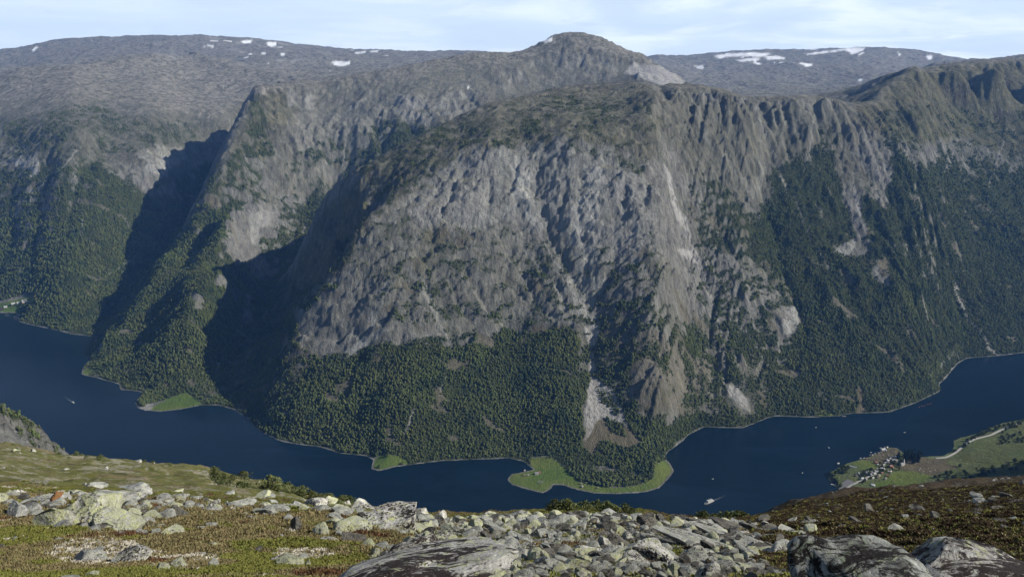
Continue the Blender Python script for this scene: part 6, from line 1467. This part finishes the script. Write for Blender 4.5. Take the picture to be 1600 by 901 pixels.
tagged(be, 'small white boat trailing a pale wake on the left water', 'boat')
v, f = hull(12, 4.6, 1.5); link('hull', new_mesh('hull', v, f, W_WHITE, False), be); v, f = bx(-.5, 0, 2.2, 5, 3.2, 1.6); cb = link('cabin', new_mesh('cabin', v, f, W_WHITE, False), be)
v, f = bx(2.04, 0, 2.4, .06, 2.6, .8); link('window', new_mesh('window', v, f, M_GLASS, False), cb)
wake(bxx - 5, byy + 5, ang, 85, 2.2, 5, .45)
M_BUOY = flat_mat('orange_float', (.55, .20, .07))
def small_boat(px, py, L, rot, label, mat=W_WHITE):
    e = bpy.data.objects.new('rowing_boat', None); COL.objects.link(e); x, y, _ = atZ(px, py); e.location = (x, y, .3); e.rotation_euler = (0, 0, rot); tagged(e, label, 'boat')
    v, f = hull(L, L * .36, .8); link('hull', new_mesh('hull', v, f, mat, False), e); v, f = bx(-.1 * L, 0, 1.0, .1 * L, L * .3, .12); link('seat', new_mesh('seat', v, f, W_BROWN, False), e)
for a in [(1114, 748, 6, .3, 'tiny white boat above the ferry on open water'), (1275, 667.5, 7, 1.0, 'tiny white boat close under the far wooded shore'), (1295, 699, 7, 1.6, 'white boat off the outer shore of the spit, left of the boathouses'),
          (1413.7, 675.5, 7, .2, 'lone white boat between the two farm shores'), (1254, 738.5, 6, .8, 'faint small boat in the dark water left of the spit'), (1302.5, 757, 14, -.5, 'flat pale barge moored at the tip of the spit'),
          (1311, 773, 9, .2, 'white boat at the lowest jetty'), (1313.5, 774.5, 8, .9, 'second white boat beside the one at the lowest jetty'), (1376, 699.5, 6, .2, 'skiff off the outermost boathouse'), (1361, 706.5, 6, .4, 'skiff anchored off the weathered boathouse')]: small_boat(*a)
th = np.arange(10) / 10 * 6.283
fb = new_mesh('float', np.r_[np.c_[np.cos(th) * 1.1, np.sin(th) * 1.1, np.zeros(10)], np.c_[np.cos(th) * 1.1, np.sin(th) * 1.1, np.full(10, .9)], [[0, 0, 1.3]]], [[j, (j + 1) % 10, 10 + (j + 1) % 10] for j in range(10)] + [[j, 10 + (j + 1) % 10, 10 + j] for j in range(10)] + [[10 + j, 10 + (j + 1) % 10, 20] for j in range(10)], M_BUOY, True)
for px, py in [(1436.5, 635.5), (1440, 634), (1443, 634), (1445.5, 633.2), (1449, 631.5), (1452, 631), (1455, 630)]:
    o = link('mooring_float', fb); x, y, _ = atZ(px, py); o.location = (x, y, -.1); tagged(o, 'pale orange float in the short line off the wooded right shore', 'float', 'floats in line off the right shore')
# jetties
for px, py, L, rot, lab in [(1319, 650.6, 14, .1, 'short wooden jetty under the wooded far shore'), (1312, 770, 22, -.2, 'jetty at the foot of the parking place'), (1306, 756, 12, .3, 'small stone pier at the tip of the spit'), (5, 489, 40, .05, 'quay in front of the far left farm')]:
    e = bpy.data.objects.new('jetty', None); COL.objects.link(e); x, y, _ = atZ(px, py); e.location = (x, y, 0); e.rotation_euler = (0, 0, rot); tagged(e, lab, 'jetty')
    v, f = bx(0, 0, 1.2, L, 3, .35); link('deck', new_mesh('deck', v, f, W_GREY, False), e)
    for s in (-.42, 0, .42):
        v, f = tube((s * L, -1.2, -2), (s * L, -1.2, 1.2), .22, .22, 6); v2, f2 = tube((s * L, 1.2, -2), (s * L, 1.2, 1.2), .22, .22, 6); link('pile', new_mesh('pile', v, f, W_BROWN, False), e); link('pile', new_mesh('pile', v2, f2, W_BROWN, False), e)
print('things', time.time() - T0)
haze_box()
print('done', time.time() - T0)
